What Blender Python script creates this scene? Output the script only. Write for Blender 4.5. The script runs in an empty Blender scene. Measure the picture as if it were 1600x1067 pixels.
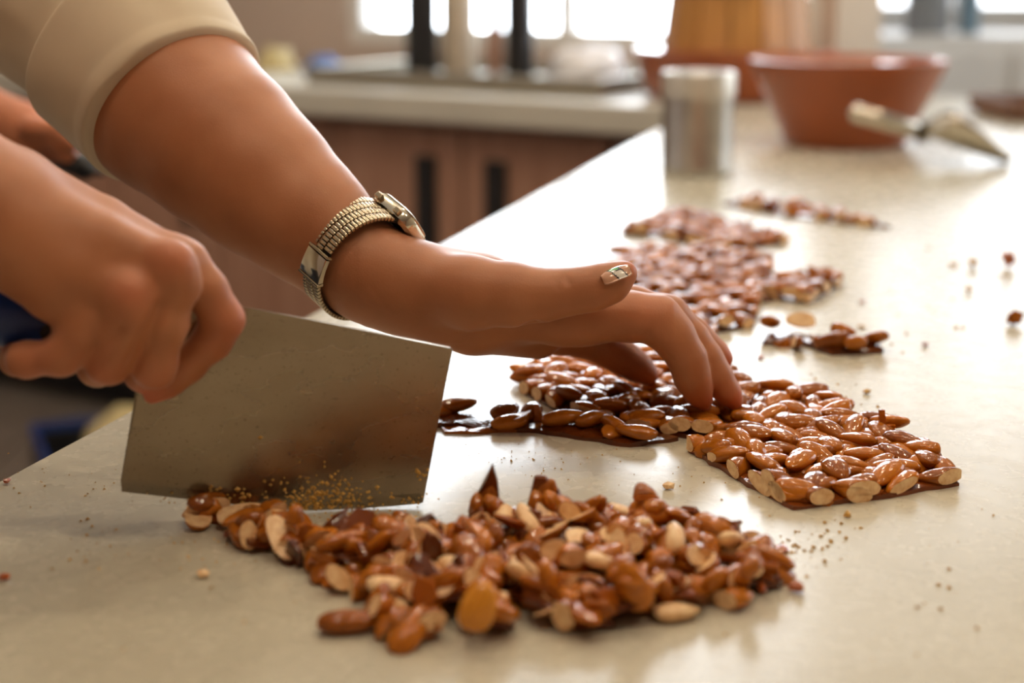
import bpy, bmesh, math, random
import numpy as np
from mathutils import Vector, Matrix, Euler, noise as mnoise
from mathutils.geometry import delaunay_2d_cdt

# ------------------------------------------------------------------ camera, world, lights, exposure
scene = bpy.context.scene
COL = scene.collection
F = 2400.0                                   # focal length in pixels of the 1600 px wide frame
TH = math.atan(583.0 / F)                    # camera pitch, downwards
H = 0.262                                    # camera height above the table top
CAM = np.array([0.0, 0.0, H])
RI = np.array([1.0, 0, 0]); UP = np.array([0, math.sin(TH), math.cos(TH)]); FW = np.array([0, math.cos(TH), -math.sin(TH)])
FOCUS = 0.83

cd = bpy.data.cameras.new('camera'); cam = bpy.data.objects.new('camera', cd); COL.objects.link(cam)
cam.location = CAM; cam.rotation_euler = (math.pi / 2 - TH, 0, 0)
cd.sensor_width = 36.0; cd.lens = F / 1600.0 * 36.0; cd.clip_start = 0.02
cd.dof.use_dof = True; cd.dof.focus_distance = FOCUS; cd.dof.aperture_fstop = 4.2
scene.camera = cam
scene.view_settings.view_transform = 'Standard'; scene.view_settings.look = 'None'
scene.view_settings.gamma = 1.0; scene.view_settings.use_curve_mapping = False
scene.view_settings.exposure = -0.40
scene.cycles.use_denoising = True
scene.cycles.max_bounces = 8; scene.cycles.diffuse_bounces = 4; scene.cycles.glossy_bounces = 4
scene.cycles.transmission_bounces = 4; scene.cycles.transparent_max_bounces = 8
scene.cycles.caustics_reflective = False; scene.cycles.caustics_refractive = False
scene.cycles.sample_clamp_indirect = 6.0

w = bpy.data.worlds.new('world'); scene.world = w; w.use_nodes = True
w.node_tree.nodes['Background'].inputs[0].default_value = (0.86, 0.93, 1.0, 1)
w.node_tree.nodes['Background'].inputs[1].default_value = 3.0

def area_light(name, loc, direction, sx, sy, power, color):
    l = bpy.data.lights.new(name, 'AREA'); l.shape = 'RECTANGLE'; l.size = sx; l.size_y = sy
    l.energy = power; l.color = color
    o = bpy.data.objects.new(name, l); COL.objects.link(o); o.location = loc
    o.rotation_euler = Vector(direction).to_track_quat('-Z', 'Y').to_euler()
    o.visible_camera = True                  # the bright sky seen in the window
    return o

# the counter wall runs diagonally behind the work table
CA = np.array([-0.52, 3.55]); CT = np.array([0.846, -0.533]); CN = np.array([0.533, 0.846])
def cpt(s, n, z): q = CA + CT * s + CN * n; return (float(q[0]), float(q[1]), z)
WALL_N = 0.68
WIN_S0, WIN_S1 = -0.36, 1.02                 # window over the counter
area_light('daylight_back_window', cpt((WIN_S0 + WIN_S1) / 2, WALL_N + 0.16, 0.86), (-CN[0], -CN[1], 0), WIN_S1 - WIN_S0, 1.6, 100, (0.86, 0.93, 1.0))
area_light('right_fill_light', (2.88, 3.0, 0.85), (-1, 0, 0), 2.4, 1.5, 25, (0.92, 0.96, 1.0))  # unseen window light, added to soften the table from right and back
area_light('daylight_end_window', (1.42, 5.14, 0.85), (0, -1, 0), 1.0, 1.5, 17, (0.95, 0.97, 1.0))
SPOTS = [(-0.45, 0.25), (0.25, 0.25), (0.95, 0.25), (-0.45, 1.5), (0.25, 1.5), (0.95, 1.5), (1.2, 2.75), (0.25, 2.75), (-0.6, 2.75), (-1.4, 2.75)]  # front row added to fill arms and pile, back left to brighten counter wall

def ray(x, y): return (x - 800.0) / F * RI + (533.5 - y) / F * UP + FW
def P(x, y, d): return CAM + d * ray(x, y)
def G(x, y, z=0.0):
    r = ray(x, y); return CAM + (z - H) / r[2] * r

# ------------------------------------------------------------------ materials
MATS = {}
def nodes_of(name):
    m = bpy.data.materials.new(name); m.use_nodes = True
    nt = m.node_tree; b = nt.nodes['Principled BSDF']
    MATS[name] = m
    return m, nt, b
def N(nt, t, **kw):
    n = nt.nodes.new(t)
    for k, v in kw.items():
        if k.startswith('i_'): n.inputs[k[2:]].default_value = v
        else: setattr(n, k, v)
    return n
def ramp(nt, fac, stops):
    r = nt.nodes.new('ShaderNodeValToRGB'); e = r.color_ramp.elements
    while len(e) < len(stops): e.new(0.5)
    for el, (p, c) in zip(e, stops): el.position = p; el.color = (*c, 1) if len(c) == 3 else c
    nt.links.new(fac, r.inputs[0]); return r
def coords(nt, kind='Object', scale=(1, 1, 1)):
    t = nt.nodes.new('ShaderNodeTexCoord'); m = nt.nodes.new('ShaderNodeMapping'); m.inputs['Scale'].default_value = scale
    nt.links.new(t.outputs[kind], m.inputs['Vector']); return m.outputs['Vector']
def bump(nt, b, height, strength, dist):
    n = N(nt, 'ShaderNodeBump'); n.inputs['Strength'].default_value = strength; n.inputs['Distance'].default_value = dist
    nt.links.new(height, n.inputs['Height']); nt.links.new(n.outputs[0], b.inputs['Normal'])
def simple(name, col, rough=0.5, metal=0.0, var=0.12, scale=30.0, bmp=0.0, coat=0.0, spec=0.5, kind='Object', sc=(1, 1, 1)):
    m, nt, b = nodes_of(name)
    v = coords(nt, kind, sc)
    n = N(nt, 'ShaderNodeTexNoise'); n.inputs['Scale'].default_value = scale; n.inputs['Detail'].default_value = 4
    nt.links.new(v, n.inputs['Vector'])
    r = ramp(nt, n.outputs['Fac'], [(0.25, tuple(c * (1 - var) for c in col)), (0.75, tuple(min(1, c * (1 + var)) for c in col))])
    nt.links.new(r.outputs[0], b.inputs['Base Color'])
    b.inputs['Roughness'].default_value = rough; b.inputs['Metallic'].default_value = metal
    b.inputs['Coat Weight'].default_value = coat; b.inputs['Specular IOR Level'].default_value = spec
    if bmp: bump(nt, b, n.outputs['Fac'], bmp, 0.002)
    return m

def make_materials():
    # skin, with flush at the knuckles stored on the mesh
    m, nt, b = nodes_of('skin')
    v = coords(nt)
    n1 = N(nt, 'ShaderNodeTexNoise'); n1.inputs['Scale'].default_value = 28; n1.inputs['Detail'].default_value = 5
    n2 = N(nt, 'ShaderNodeTexNoise'); n2.inputs['Scale'].default_value = 900; n2.inputs['Detail'].default_value = 2
    nt.links.new(v, n1.inputs['Vector']); nt.links.new(v, n2.inputs['Vector'])
    r = ramp(nt, n1.outputs['Fac'], [(0.3, (0.40, 0.155, 0.070)), (0.7, (0.49, 0.210, 0.102))])
    at = N(nt, 'ShaderNodeAttribute', attribute_name='flush')
    mx = N(nt, 'ShaderNodeMix', data_type='RGBA')
    nt.links.new(at.outputs['Fac'], mx.inputs[0]); nt.links.new(r.outputs[0], mx.inputs[6]); mx.inputs[7].default_value = (0.58, 0.17, 0.09, 1)
    nt.links.new(mx.outputs[2], b.inputs['Base Color'])
    b.inputs['Roughness'].default_value = 0.48; b.inputs['Specular IOR Level'].default_value = 0.4
    b.inputs['Subsurface Weight'].default_value = 0.12; b.inputs['Subsurface Radius'].default_value = (1.0, 0.35, 0.2); b.inputs['Subsurface Scale'].default_value = 0.004
    b.inputs['Sheen Weight'].default_value = 0.12; b.inputs['Sheen Roughness'].default_value = 0.35
    bump(nt, b, n2.outputs['Fac'], 0.12, 0.0006)

    # table top: cream stone, worn gloss
    m, nt, b = nodes_of('table_stone')
    v = coords(nt)
    n1 = N(nt, 'ShaderNodeTexNoise'); n1.inputs['Scale'].default_value = 5; n1.inputs['Detail'].default_value = 6; n1.inputs['Distortion'].default_value = 0.8
    n2 = N(nt, 'ShaderNodeTexNoise'); n2.inputs['Scale'].default_value = 60; n2.inputs['Detail'].default_value = 6
    vs = coords(nt, 'Object', (400, 60, 1)); n3 = N(nt, 'ShaderNodeTexNoise'); n3.inputs['Scale'].default_value = 1.0; n3.inputs['Detail'].default_value = 3
    nt.links.new(v, n1.inputs['Vector']); nt.links.new(v, n2.inputs['Vector']); nt.links.new(vs, n3.inputs['Vector'])
    r = ramp(nt, n1.outputs['Fac'], [(0.3, (0.49, 0.455, 0.355)), (0.55, (0.56, 0.525, 0.42)), (0.75, (0.59, 0.56, 0.46))])
    nt.links.new(r.outputs[0], b.inputs['Base Color'])
    rr = ramp(nt, n2.outputs['Fac'], [(0.3, (0.24,) * 3), (0.7, (0.30,) * 3)]); nt.links.new(rr.outputs[0], b.inputs['Roughness'])
    b.inputs['Specular IOR Level'].default_value = 0.32
    ad = N(nt, 'ShaderNodeMath', operation='ADD'); nt.links.new(n2.outputs['Fac'], ad.inputs[0]); nt.links.new(n3.outputs['Fac'], ad.inputs[1])
    bump(nt, b, ad.outputs[0], 0.05, 0.0005)

    def glazed(name, lo, hi, rough=0.16, trans=0.0, sc=120):
        m, nt, b = nodes_of(name)
        v = coords(nt); oi = N(nt, 'ShaderNodeObjectInfo')
        n1 = N(nt, 'ShaderNodeTexNoise'); n1.inputs['Scale'].default_value = sc; n1.inputs['Detail'].default_value = 4
        nt.links.new(v, n1.inputs['Vector'])
        a = N(nt, 'ShaderNodeMath', operation='MULTIPLY_ADD'); a.inputs[1].default_value = 0.55
        nt.links.new(n1.outputs['Fac'], a.inputs[0])
        s = N(nt, 'ShaderNodeMath', operation='MULTIPLY'); s.inputs[1].default_value = 0.5
        nt.links.new(oi.outputs['Random'], s.inputs[0]); nt.links.new(s.outputs[0], a.inputs[2])
        r = ramp(nt, a.outputs[0], [(0.15, lo), (0.8, hi)])
        nt.links.new(r.outputs[0], b.inputs['Base Color'])
        b.inputs['Roughness'].default_value = rough; b.inputs['Coat Weight'].default_value = 0.0; b.inputs['Coat Roughness'].default_value = 0.05
        b.inputs['Transmission Weight'].default_value = trans
        n4 = N(nt, 'ShaderNodeTexNoise'); n4.inputs['Scale'].default_value = 650; n4.inputs['Detail'].default_value = 2; nt.links.new(v, n4.inputs['Vector'])
        mm = N(nt, 'ShaderNodeMath', operation='MULTIPLY_ADD'); mm.inputs[1].default_value = 0.14; nt.links.new(n4.outputs['Fac'], mm.inputs[0]); nt.links.new(n1.outputs['Fac'], mm.inputs[2])
        b.inputs['Specular IOR Level'].default_value = 0.42
        bump(nt, b, mm.outputs[0], 0.6, 0.0011)
        return m
    glazed('almond_skin', (0.16, 0.034, 0.003), (0.52, 0.165, 0.011), 0.06)
    glazed('golden_almond', (0.60, 0.22, 0.02), (0.80, 0.36, 0.04), 0.12)
    glazed('caramel', (0.07, 0.014, 0.003), (0.22, 0.050, 0.007), 0.06, 0.2, 80)
    glazed('amber_caramel', (0.34, 0.07, 0.006), (0.66, 0.19, 0.014), 0.08, 0.35, 80)
    # bare almond flesh
    m, nt, b = nodes_of('almond_flesh')
    v = coords(nt); n1 = N(nt, 'ShaderNodeTexNoise'); n1.inputs['Scale'].default_value = 260; n1.inputs['Detail'].default_value = 4
    nt.links.new(v, n1.inputs['Vector'])
    r = ramp(nt, n1.outputs['Fac'], [(0.3, (0.74, 0.42, 0.18)), (0.62, (0.95, 0.68, 0.38))]); nt.links.new(r.outputs[0], b.inputs['Base Color'])
    b.inputs['Roughness'].default_value = 0.4; bump(nt, b, n1.outputs['Fac'], 0.4, 0.001)
    simple('crumb', (0.60, 0.35, 0.08), 0.4, var=0.4, scale=300)
    simple('crumb_red', (0.42, 0.10, 0.025), 0.25, var=0.3, scale=300, coat=0.5)

    # knife steel: brushed along the blade, with dull cloudy stains
    m, nt, b = nodes_of('blade_steel')
    v = coords(nt, 'Object', (3, 1, 900)); n1 = N(nt, 'ShaderNodeTexNoise'); n1.inputs['Scale'].default_value = 1.0; n1.inputs['Detail'].default_value = 3
    v2 = coords(nt, 'Object', (14, 14, 30)); n2 = N(nt, 'ShaderNodeTexNoise'); n2.inputs['Scale'].default_value = 1.0; n2.inputs['Detail'].default_value = 5
    v3 = coords(nt); n3 = N(nt, 'ShaderNodeTexNoise'); n3.inputs['Scale'].default_value = 700; n3.inputs['Detail'].default_value = 3
    for a, q in ((v, n1), (v2, n2), (v3, n3)): nt.links.new(a, q.inputs['Vector'])
    r = ramp(nt, n2.outputs['Fac'], [(0.3, (0.27, 0.215, 0.15)), (0.7, (0.37, 0.315, 0.235))])
    sp = ramp(nt, n3.outputs['Fac'], [(0.30, (0.45,) * 3), (0.36, (1,) * 3)])
    mu = N(nt, 'ShaderNodeMix', data_type='RGBA', blend_type='MULTIPLY'); mu.inputs[0].default_value = 0.8
    nt.links.new(r.outputs[0], mu.inputs[6]); nt.links.new(sp.outputs[0], mu.inputs[7]); nt.links.new(mu.outputs[2], b.inputs['Base Color'])
    b.inputs['Metallic'].default_value = 0.92
    rr = ramp(nt, n2.outputs['Fac'], [(0.3, (0.22,) * 3), (0.7, (0.32,) * 3)]); nt.links.new(rr.outputs[0], b.inputs['Roughness'])
    bump(nt, b, n1.outputs['Fac'], 0.05, 0.0003)
    simple('blue_plastic', (0.010, 0.045, 0.22), 0.38, var=0.08, scale=60)
    simple('black_plastic', (0.012, 0.012, 0.014), 0.4)
    simple('watch_steel', (0.50, 0.42, 0.30), 0.24, 1.0, var=0.06, scale=200)
    simple('watch_polish', (0.74, 0.68, 0.55), 0.10, 1.0, var=0.04, scale=100)
    simple('watch_inside', (0.03, 0.022, 0.016), 0.7, 0.0, spec=0.1)
    simple('dial', (0.25, 0.26, 0.28), 0.12, 0.3, coat=1.0)
    # cloth
    def cloth(name, col):
        m, nt, b = nodes_of(name)
        v = coords(nt); wv = N(nt, 'ShaderNodeTexNoise'); wv.inputs['Scale'].default_value = 1600; wv.inputs['Detail'].default_value = 2
        n1 = N(nt, 'ShaderNodeTexNoise'); n1.inputs['Scale'].default_value = 14; n1.inputs['Detail'].default_value = 4
        nt.links.new(v, wv.inputs['Vector']); nt.links.new(v, n1.inputs['Vector'])
        r = ramp(nt, n1.outputs['Fac'], [(0.3, tuple(c * 0.93 for c in col)), (0.7, tuple(min(1, c * 1.05) for c in col))])
        nt.links.new(r.outputs[0], b.inputs['Base Color']); b.inputs['Roughness'].default_value = 0.85
        b.inputs['Sheen Weight'].default_value = 0.35; b.inputs['Sheen Roughness'].default_value = 0.4; b.inputs['Specular IOR Level'].default_value = 0.15
        bump(nt, b, wv.outputs['Fac'], 0.12, 0.0004)
    cloth('shirt_cream', (0.66, 0.56, 0.42)); cloth('trousers_dark', (0.05, 0.05, 0.06)); cloth('shirt_white', (0.75, 0.72, 0.70))
    cloth('blue_cloth', (0.05, 0.14, 0.42)); cloth('window_glow_cloth', (0.85, 0.87, 0.92)); cloth('red_cloth', (0.34, 0.10, 0.10))  # the bluish white one stands in for bright window glow
    # nails
    simple('nail_pink', (0.62, 0.34, 0.22), 0.12, coat=0.8, var=0.05); simple('nail_white', (0.78, 0.76, 0.70), 0.15, coat=0.8, var=0.03)
    simple('nail_black', (0.01, 0.01, 0.01), 0.15, coat=0.8); simple('nail_green', (0.06, 0.30, 0.05), 0.2, 0.4, coat=1.0, var=0.6, scale=1500)
    # room
    simple('wall_taupe', (0.52, 0.42, 0.36), 0.85, var=0.04, scale=3)
    simple('wall_white', (0.74, 0.71, 0.66), 0.8, var=0.03, scale=3)
    simple('ceiling_white', (0.78, 0.75, 0.70), 0.9, var=0.02)
    simple('floor_tile', (0.17, 0.145, 0.125), 0.55, var=0.1, scale=4)
    simple('grout', (0.10, 0.09, 0.08), 0.8)
    simple('counter_stone', (0.66, 0.64, 0.56), 0.35, var=0.05, scale=6)
    simple('frame_white', (0.72, 0.71, 0.68), 0.4, var=0.03)
    # cabinet wood, grain upright
    m, nt, b = nodes_of('cabinet_wood')
    v = coords(nt, 'Object', (25, 25, 2)); n1 = N(nt, 'ShaderNodeTexNoise'); n1.inputs['Scale'].default_value = 1.5; n1.inputs['Detail'].default_value = 5
    nt.links.new(v, n1.inputs['Vector'])
    r = ramp(nt, n1.outputs['Fac'], [(0.3, (0.40, 0.21, 0.14)), (0.7, (0.52, 0.30, 0.21))]); nt.links.new(r.outputs[0], b.inputs['Base Color']); b.inputs['Roughness'].default_value = 0.5
    simple('dark_wood', (0.16, 0.075, 0.04), 0.5, var=0.25, scale=8, sc=(2, 20, 20))
    simple('terracotta', (0.33, 0.078, 0.018), 0.36, var=0.12, scale=12, coat=0.12)
    simple('terracotta_glaze', (0.20, 0.055, 0.030), 0.10, var=0.2, scale=14, coat=0.8)
    simple('amber_wood', (0.50, 0.24, 0.065), 0.4, var=0.25, scale=5, sc=(8, 8, 1), coat=0.2)
    simple('tin', (0.60, 0.58, 0.53), 0.28, 1.0, var=0.08, scale=30)
    simple('tin_lid', (0.66, 0.63, 0.56), 0.40, 0.6, var=0.05)
    simple('steel', (0.62, 0.58, 0.50), 0.20, 1.0, var=0.08, scale=20)
    simple('tray_metal', (0.34, 0.31, 0.25), 0.38, 0.8, var=0.12, scale=9)
    simple('beige_plastic', (0.60, 0.52, 0.40), 0.5); simple('yellow_paper', (0.66, 0.55, 0.28), 0.6); simple('brown_clay', (0.40, 0.20, 0.13), 0.6)
    simple('grey_paint', (0.22, 0.23, 0.24), 0.5); simple('blue_grey_paint', (0.16, 0.25, 0.32), 0.5)
    simple('white_ceramic', (0.75, 0.74, 0.71), 0.2, coat=0.5)
    # window glass: transparent with a little mirror
    m = bpy.data.materials.new('window_glass'); m.use_nodes = True; nt = m.node_tree; nt.nodes.clear(); MATS['window_glass'] = m
    tr = N(nt, 'ShaderNodeBsdfTransparent'); gl = N(nt, 'ShaderNodeBsdfGlossy'); gl.inputs['Roughness'].default_value = 0.02
    lw = N(nt, 'ShaderNodeFresnel'); lw.inputs[0].default_value = 1.3
    mi = N(nt, 'ShaderNodeMixShader'); ou = N(nt, 'ShaderNodeOutputMaterial')
    nt.links.new(lw.outputs[0], mi.inputs[0]); nt.links.new(tr.outputs[0], mi.inputs[1]); nt.links.new(gl.outputs[0], mi.inputs[2]); nt.links.new(mi.outputs[0], ou.inputs[0])
    m, nt, b = nodes_of('lamp_glow')
    b.inputs['Emission Color'].default_value = (1.0, 0.80, 0.55, 1); b.inputs['Emission Strength'].default_value = 60
make_materials()

# ------------------------------------------------------------------ mesh helpers
def link_mesh(name, verts, faces, mats, parent=None, smooth=True, mi=None):
    me = bpy.data.meshes.new(name)
    me.from_pydata([tuple(map(float, v)) for v in verts], [], [tuple(map(int, f)) for f in faces])
    return link_data(name, me, mats, parent, smooth, mi)
def link_data(name, me, mats, parent=None, smooth=True, mi=None):
    if mats is not None:
        for q in ([mats] if isinstance(mats, str) else mats): me.materials.append(MATS[q])
    if smooth: me.shade_smooth()
    if mi is not None: me.polygons.foreach_set('material_index', mi)
    o = bpy.data.objects.new(name, me); COL.objects.link(o)
    if parent is not None: o.parent = parent
    return o
def link_bm(name, bm, mats, parent=None, smooth=False):
    bmesh.ops.recalc_face_normals(bm, faces=bm.faces)
    me = bpy.data.meshes.new(name); bm.to_mesh(me); bm.free()
    return link_data(name, me, mats, parent, smooth)
def empty(name, loc=(0, 0, 0), rz=0.0):
    o = bpy.data.objects.new(name, None); COL.objects.link(o); o.location = tuple(map(float, loc)); o.rotation_euler = (0, 0, rz); o.empty_display_size = 0.02
    return o
def tag(o, label=None, cat=None, group=None, kind=None):
    for k, v in (('label', label), ('category', cat), ('group', group), ('kind', kind)):
        if v: o[k] = v
    return o
def box(bm, cx, cy, cz, sx, sy, sz, M=None, bev=0.0):
    r = bmesh.ops.create_cube(bm, size=1.0)
    bmesh.ops.scale(bm, vec=(sx, sy, sz), verts=r['verts']); bmesh.ops.translate(bm, vec=(cx, cy, cz), verts=r['verts'])
    vs = r['verts']
    if bev:
        es = list({e for v in vs for e in v.link_edges})
        q = bmesh.ops.bevel(bm, geom=es, offset=bev, segments=2, affect='EDGES', profile=0.5)
        vs = list({v for f in q['faces'] for v in f.verts} | {v for v in vs if v.is_valid})
    if M is not None: bmesh.ops.transform(bm, matrix=M, verts=[v for v in vs if v.is_valid])
def one_box(name, c, s, mat, parent=None, rz=0.0, bev=0.0):
    bm = bmesh.new(); box(bm, 0, 0, 0, *s, bev=bev)
    bmesh.ops.transform(bm, matrix=Matrix.Translation(Vector(tuple(map(float, c)))) @ Matrix.Rotation(rz, 4, 'Z'), verts=bm.verts)
    return link_bm(name, bm, mat, parent, False)
def lathe(name, prof, mat, parent=None, seg=40, loc=(0, 0, 0), M=None):
    vs = []; fs = []; n = len(prof)
    for r, z in prof:
        for k in range(seg):
            a = 2 * math.pi * k / seg; vs.append((r * math.cos(a), r * math.sin(a), z))
    for i in range(n - 1):
        for k in range(seg):
            k2 = (k + 1) % seg; fs.append((i * seg + k, i * seg + k2, (i + 1) * seg + k2, (i + 1) * seg + k))
    if prof[0][0] > 1e-6: fs.append(tuple(range(seg))[::-1])
    if prof[-1][0] > 1e-6: fs.append(tuple((n - 1) * seg + k for k in range(seg)))
    V = [Vector(v) for v in vs]
    if M is not None: V = [M @ v for v in V]
    V = [v + Vector(tuple(map(float, loc))) for v in V]
    o = link_mesh(name, V, fs, mat, parent, True)
    o.data.set_sharp_from_angle(angle=math.radians(40))
    return o
def V3(a): return Vector(tuple(float(q) for q in a))

# ------------------------------------------------------------------ room
FLOOR = -0.90; CEIL = 1.85
def structure(o, label, cat='room'): return tag(o, label, cat, kind='structure')
def build_room():
    structure(one_box('floor', (0.0, 2.2, FLOOR - 0.06), (7.0, 9.4, 0.1), 'grout'), 'dark grey-brown tiled floor below the work table', 'floor')
    structure(one_box('ceiling', (0.0, 2.2, CEIL + 0.05), (7.0, 9.4, 0.1), 'ceiling_white'), 'plain white ceiling above the kitchen', 'ceiling')
    # tiles in the corner of floor that shows left of the table
    fl = bpy.data.objects['floor']; me = None
    for i in range(12):
        for j in range(12):
            if me is None:
                bm = bmesh.new(); box(bm, 0, 0, 0, 0.296, 0.296, 0.012, bev=0.002); t = link_bm('tile', bm, 'floor_tile', fl); me = t.data
            else:
                t = bpy.data.objects.new('tile', me); COL.objects.link(t); t.parent = fl
            t.location = (-2.9 + i * 0.3, 1.2 + j * 0.3, FLOOR - 0.008)
    hgt = CEIL - FLOOR; zc = (CEIL + FLOOR) / 2
    structure(one_box('wall_left', (-3.4, 2.2, zc), (0.1, 9.4, hgt), 'wall_taupe'), 'taupe side wall beyond the cook', 'wall')
    structure(one_box('wall_front', (0, -2.4, zc), (7.0, 0.1, hgt), 'cabinet_wood'), 'brown wooden wall behind the camera', 'wall')
    # right wall; its long window is out of view, added for soft light
    bm = bmesh.new()
    box(bm, 2.75, 1.5, (0.1 + FLOOR) / 2, 0.1, 8.4, 0.1 - FLOOR); box(bm, 2.75, 1.5, (1.6 + CEIL) / 2, 0.1, 8.4, CEIL - 1.6)
    box(bm, 2.75, -0.45, 0.85, 0.1, 4.5, 1.5); box(bm, 2.75, 4.75, 0.85, 0.1, 1.1, 1.5)
    structure(link_bm('wall_right', bm, 'wall_white'), 'white wall with the added side window', 'wall')
    # end wall, right of the counter
    bm = bmesh.new()
    box(bm, 1.42, 5.0, (0.1 + FLOOR) / 2, 1.0, 0.1, 0.1 - FLOOR); box(bm, 1.42, 5.0, (1.6 + CEIL) / 2, 1.0, 0.1, CEIL - 1.6)
    box(bm, 2.37, 5.0, zc, 0.9, 0.1, hgt); box(bm, 0.42, 5.0, zc, 1.0, 0.1, hgt)
    structure(link_bm('wall_end', bm, 'wall_white'), 'white end wall far behind the bowls', 'wall')
    # counter wall
    def wall_seg(bm, s0, s1, z0, z1):
        c = cpt((s0 + s1) / 2, WALL_N + 0.05, (z0 + z1) / 2)
        box(bm, 0, 0, 0, s1 - s0, 0.1, z1 - z0, M=Matrix.Translation(c) @ Matrix.Rotation(math.atan2(CT[1], CT[0]), 4, 'Z'))
    bm = bmesh.new(); wall_seg(bm, -4.0, WIN_S0, FLOOR, CEIL); wall_seg(bm, WIN_S0, WIN_S1, FLOOR, 0.06); wall_seg(bm, WIN_S0, WIN_S1, 1.66, CEIL); wall_seg(bm, WIN_S1, WIN_S1 + 0.06, FLOOR, CEIL)
    structure(link_bm('wall_back', bm, 'wall_taupe'), 'taupe wall behind the white counter', 'wall')
    q = cpt(WIN_S1 + 0.06, WALL_N, 0); structure(one_box('wall_return', (q[0] + 0.03, (q[1] + 5.0) / 2, zc), (0.1, 5.0 - q[1], hgt), 'wall_white'), 'white wall return right of the back window', 'wall')
    rz = math.atan2(CT[1], CT[0])
    def window(name, s0, s1, z0, z1, tr, label):
        e = empty(name); structure(e, label, 'window')
        def bar(nm, a0, a1, b0, b1):
            bm = bmesh.new(); box(bm, (a0 + a1) / 2, 0, (b0 + b1) / 2, a1 - a0, 0.06, b1 - b0, bev=0.004); bmesh.ops.transform(bm, matrix=tr, verts=bm.verts); link_bm(nm, bm, 'frame_white', e)
        f = 0.045
        bar('window_frame', s0, s1, z0, z0 + f); bar('window_frame', s0, s1, z1 - f, z1)
        bar('window_frame', s0, s0 + f, z0 + f, z1 - f); bar('window_frame', s1 - f, s1, z0 + f, z1 - f)
        m = (s0 + s1) / 2; bar('mullion', m - 0.02, m + 0.02, z0 + f, z1 - f)
        for a, b in ((s0 + f, m - 0.02), (m + 0.02, s1 - f)):
            bm = bmesh.new(); box(bm, (a + b) / 2, 0.0, (z0 + z1) / 2, b - a, 0.006, z1 - z0 - 2 * f); bmesh.ops.transform(bm, matrix=tr, verts=bm.verts); link_bm('pane', bm, 'window_glass', e)
    base = cpt(0, WALL_N + 0.05, 0)
    window('window_1', WIN_S0, WIN_S1, 0.06, 1.66, Matrix.Translation(base) @ Matrix.Rotation(rz, 4, 'Z'), 'bright daylight window behind the counter')
    window('window_2', -0.5, 0.5, 0.1, 1.6, Matrix.Translation((1.42, 5.0, 0)), 'bright window in the white end wall')
    window('fill_window', -1.2, 1.2, 0.1, 1.6, Matrix.Translation((2.75, 3.0, 0)) @ Matrix.Rotation(math.pi / 2, 4, 'Z'), 'long out-of-view side window added for soft light on the table')
    # ceiling spots, some of them added as fill
    for i, (x, y) in enumerate(SPOTS):
        e = empty('ceiling_spot', (x, y, CEIL)); tag(e, 'small round warm ceiling spotlight, in a grid extended for fill light', 'lamp', 'ceiling spotlights')
        lathe('housing', [(0.034, -0.001), (0.05, -0.001), (0.052, -0.012), (0.040, -0.016), (0.034, -0.004)], 'frame_white', e, 24)
        lathe('lens', [(0.0, -0.003), (0.033, -0.003), (0.033, -0.006), (0.0, -0.006)], 'lamp_glow', e, 20)
        l = bpy.data.lights.new('spot_light', 'POINT'); l.energy = 12.5; l.color = (1.0, 0.80, 0.57); l.shadow_soft_size = 0.045
        o = bpy.data.objects.new('spot_light', l); COL.objects.link(o); o.parent = e; o.location = (0, 0, -0.06)
build_room()

# ------------------------------------------------------------------ work table and back counter
TE0 = G(0, 750)[:2]; TE1 = G(1007, 213)[:2]
TD = (TE1 - TE0) / np.linalg.norm(TE1 - TE0); TNR = np.array([TD[1], -TD[0]])     # along the edge; towards the right
TRZ = math.atan2(TD[1], TD[0])
def tpt(s, n): return TE0 + TD * s + TNR * n
def build_table():
    L0, L1, WD = -1.55, 2.75, 1.12
    c = tpt((L0 + L1) / 2, WD / 2)
    e = empty('work_table', (c[0], c[1], FLOOR), TRZ); tag(e, 'long cream stone work table under the knife and almond brittle', 'table')
    bm = bmesh.new(); box(bm, 0, 0, -FLOOR - 0.015, L1 - L0, WD, 0.03, bev=0.002); link_bm('table_top', bm, 'table_stone', e)
    bm = bmesh.new()
    for sx, sy, ly, lx in ((0, 1, 0.025, L1 - L0 - 0.2), (0, -1, 0.025, L1 - L0 - 0.2)):
        box(bm, 0, sy * (WD / 2 - 0.09), -FLOOR - 0.075, lx, ly, 0.09)
    link_bm('apron', bm, 'dark_wood', e)
    for sx in (-1, 1):
        for sy in (-1, 1):
            bm = bmesh.new(); box(bm, sx * ((L1 - L0) / 2 - 0.14), sy * (WD / 2 - 0.14), (-FLOOR - 0.03) / 2, 0.07, 0.07, -FLOOR - 0.03, bev=0.004); link_bm('leg', bm, 'dark_wood', e)
build_table()

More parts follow.
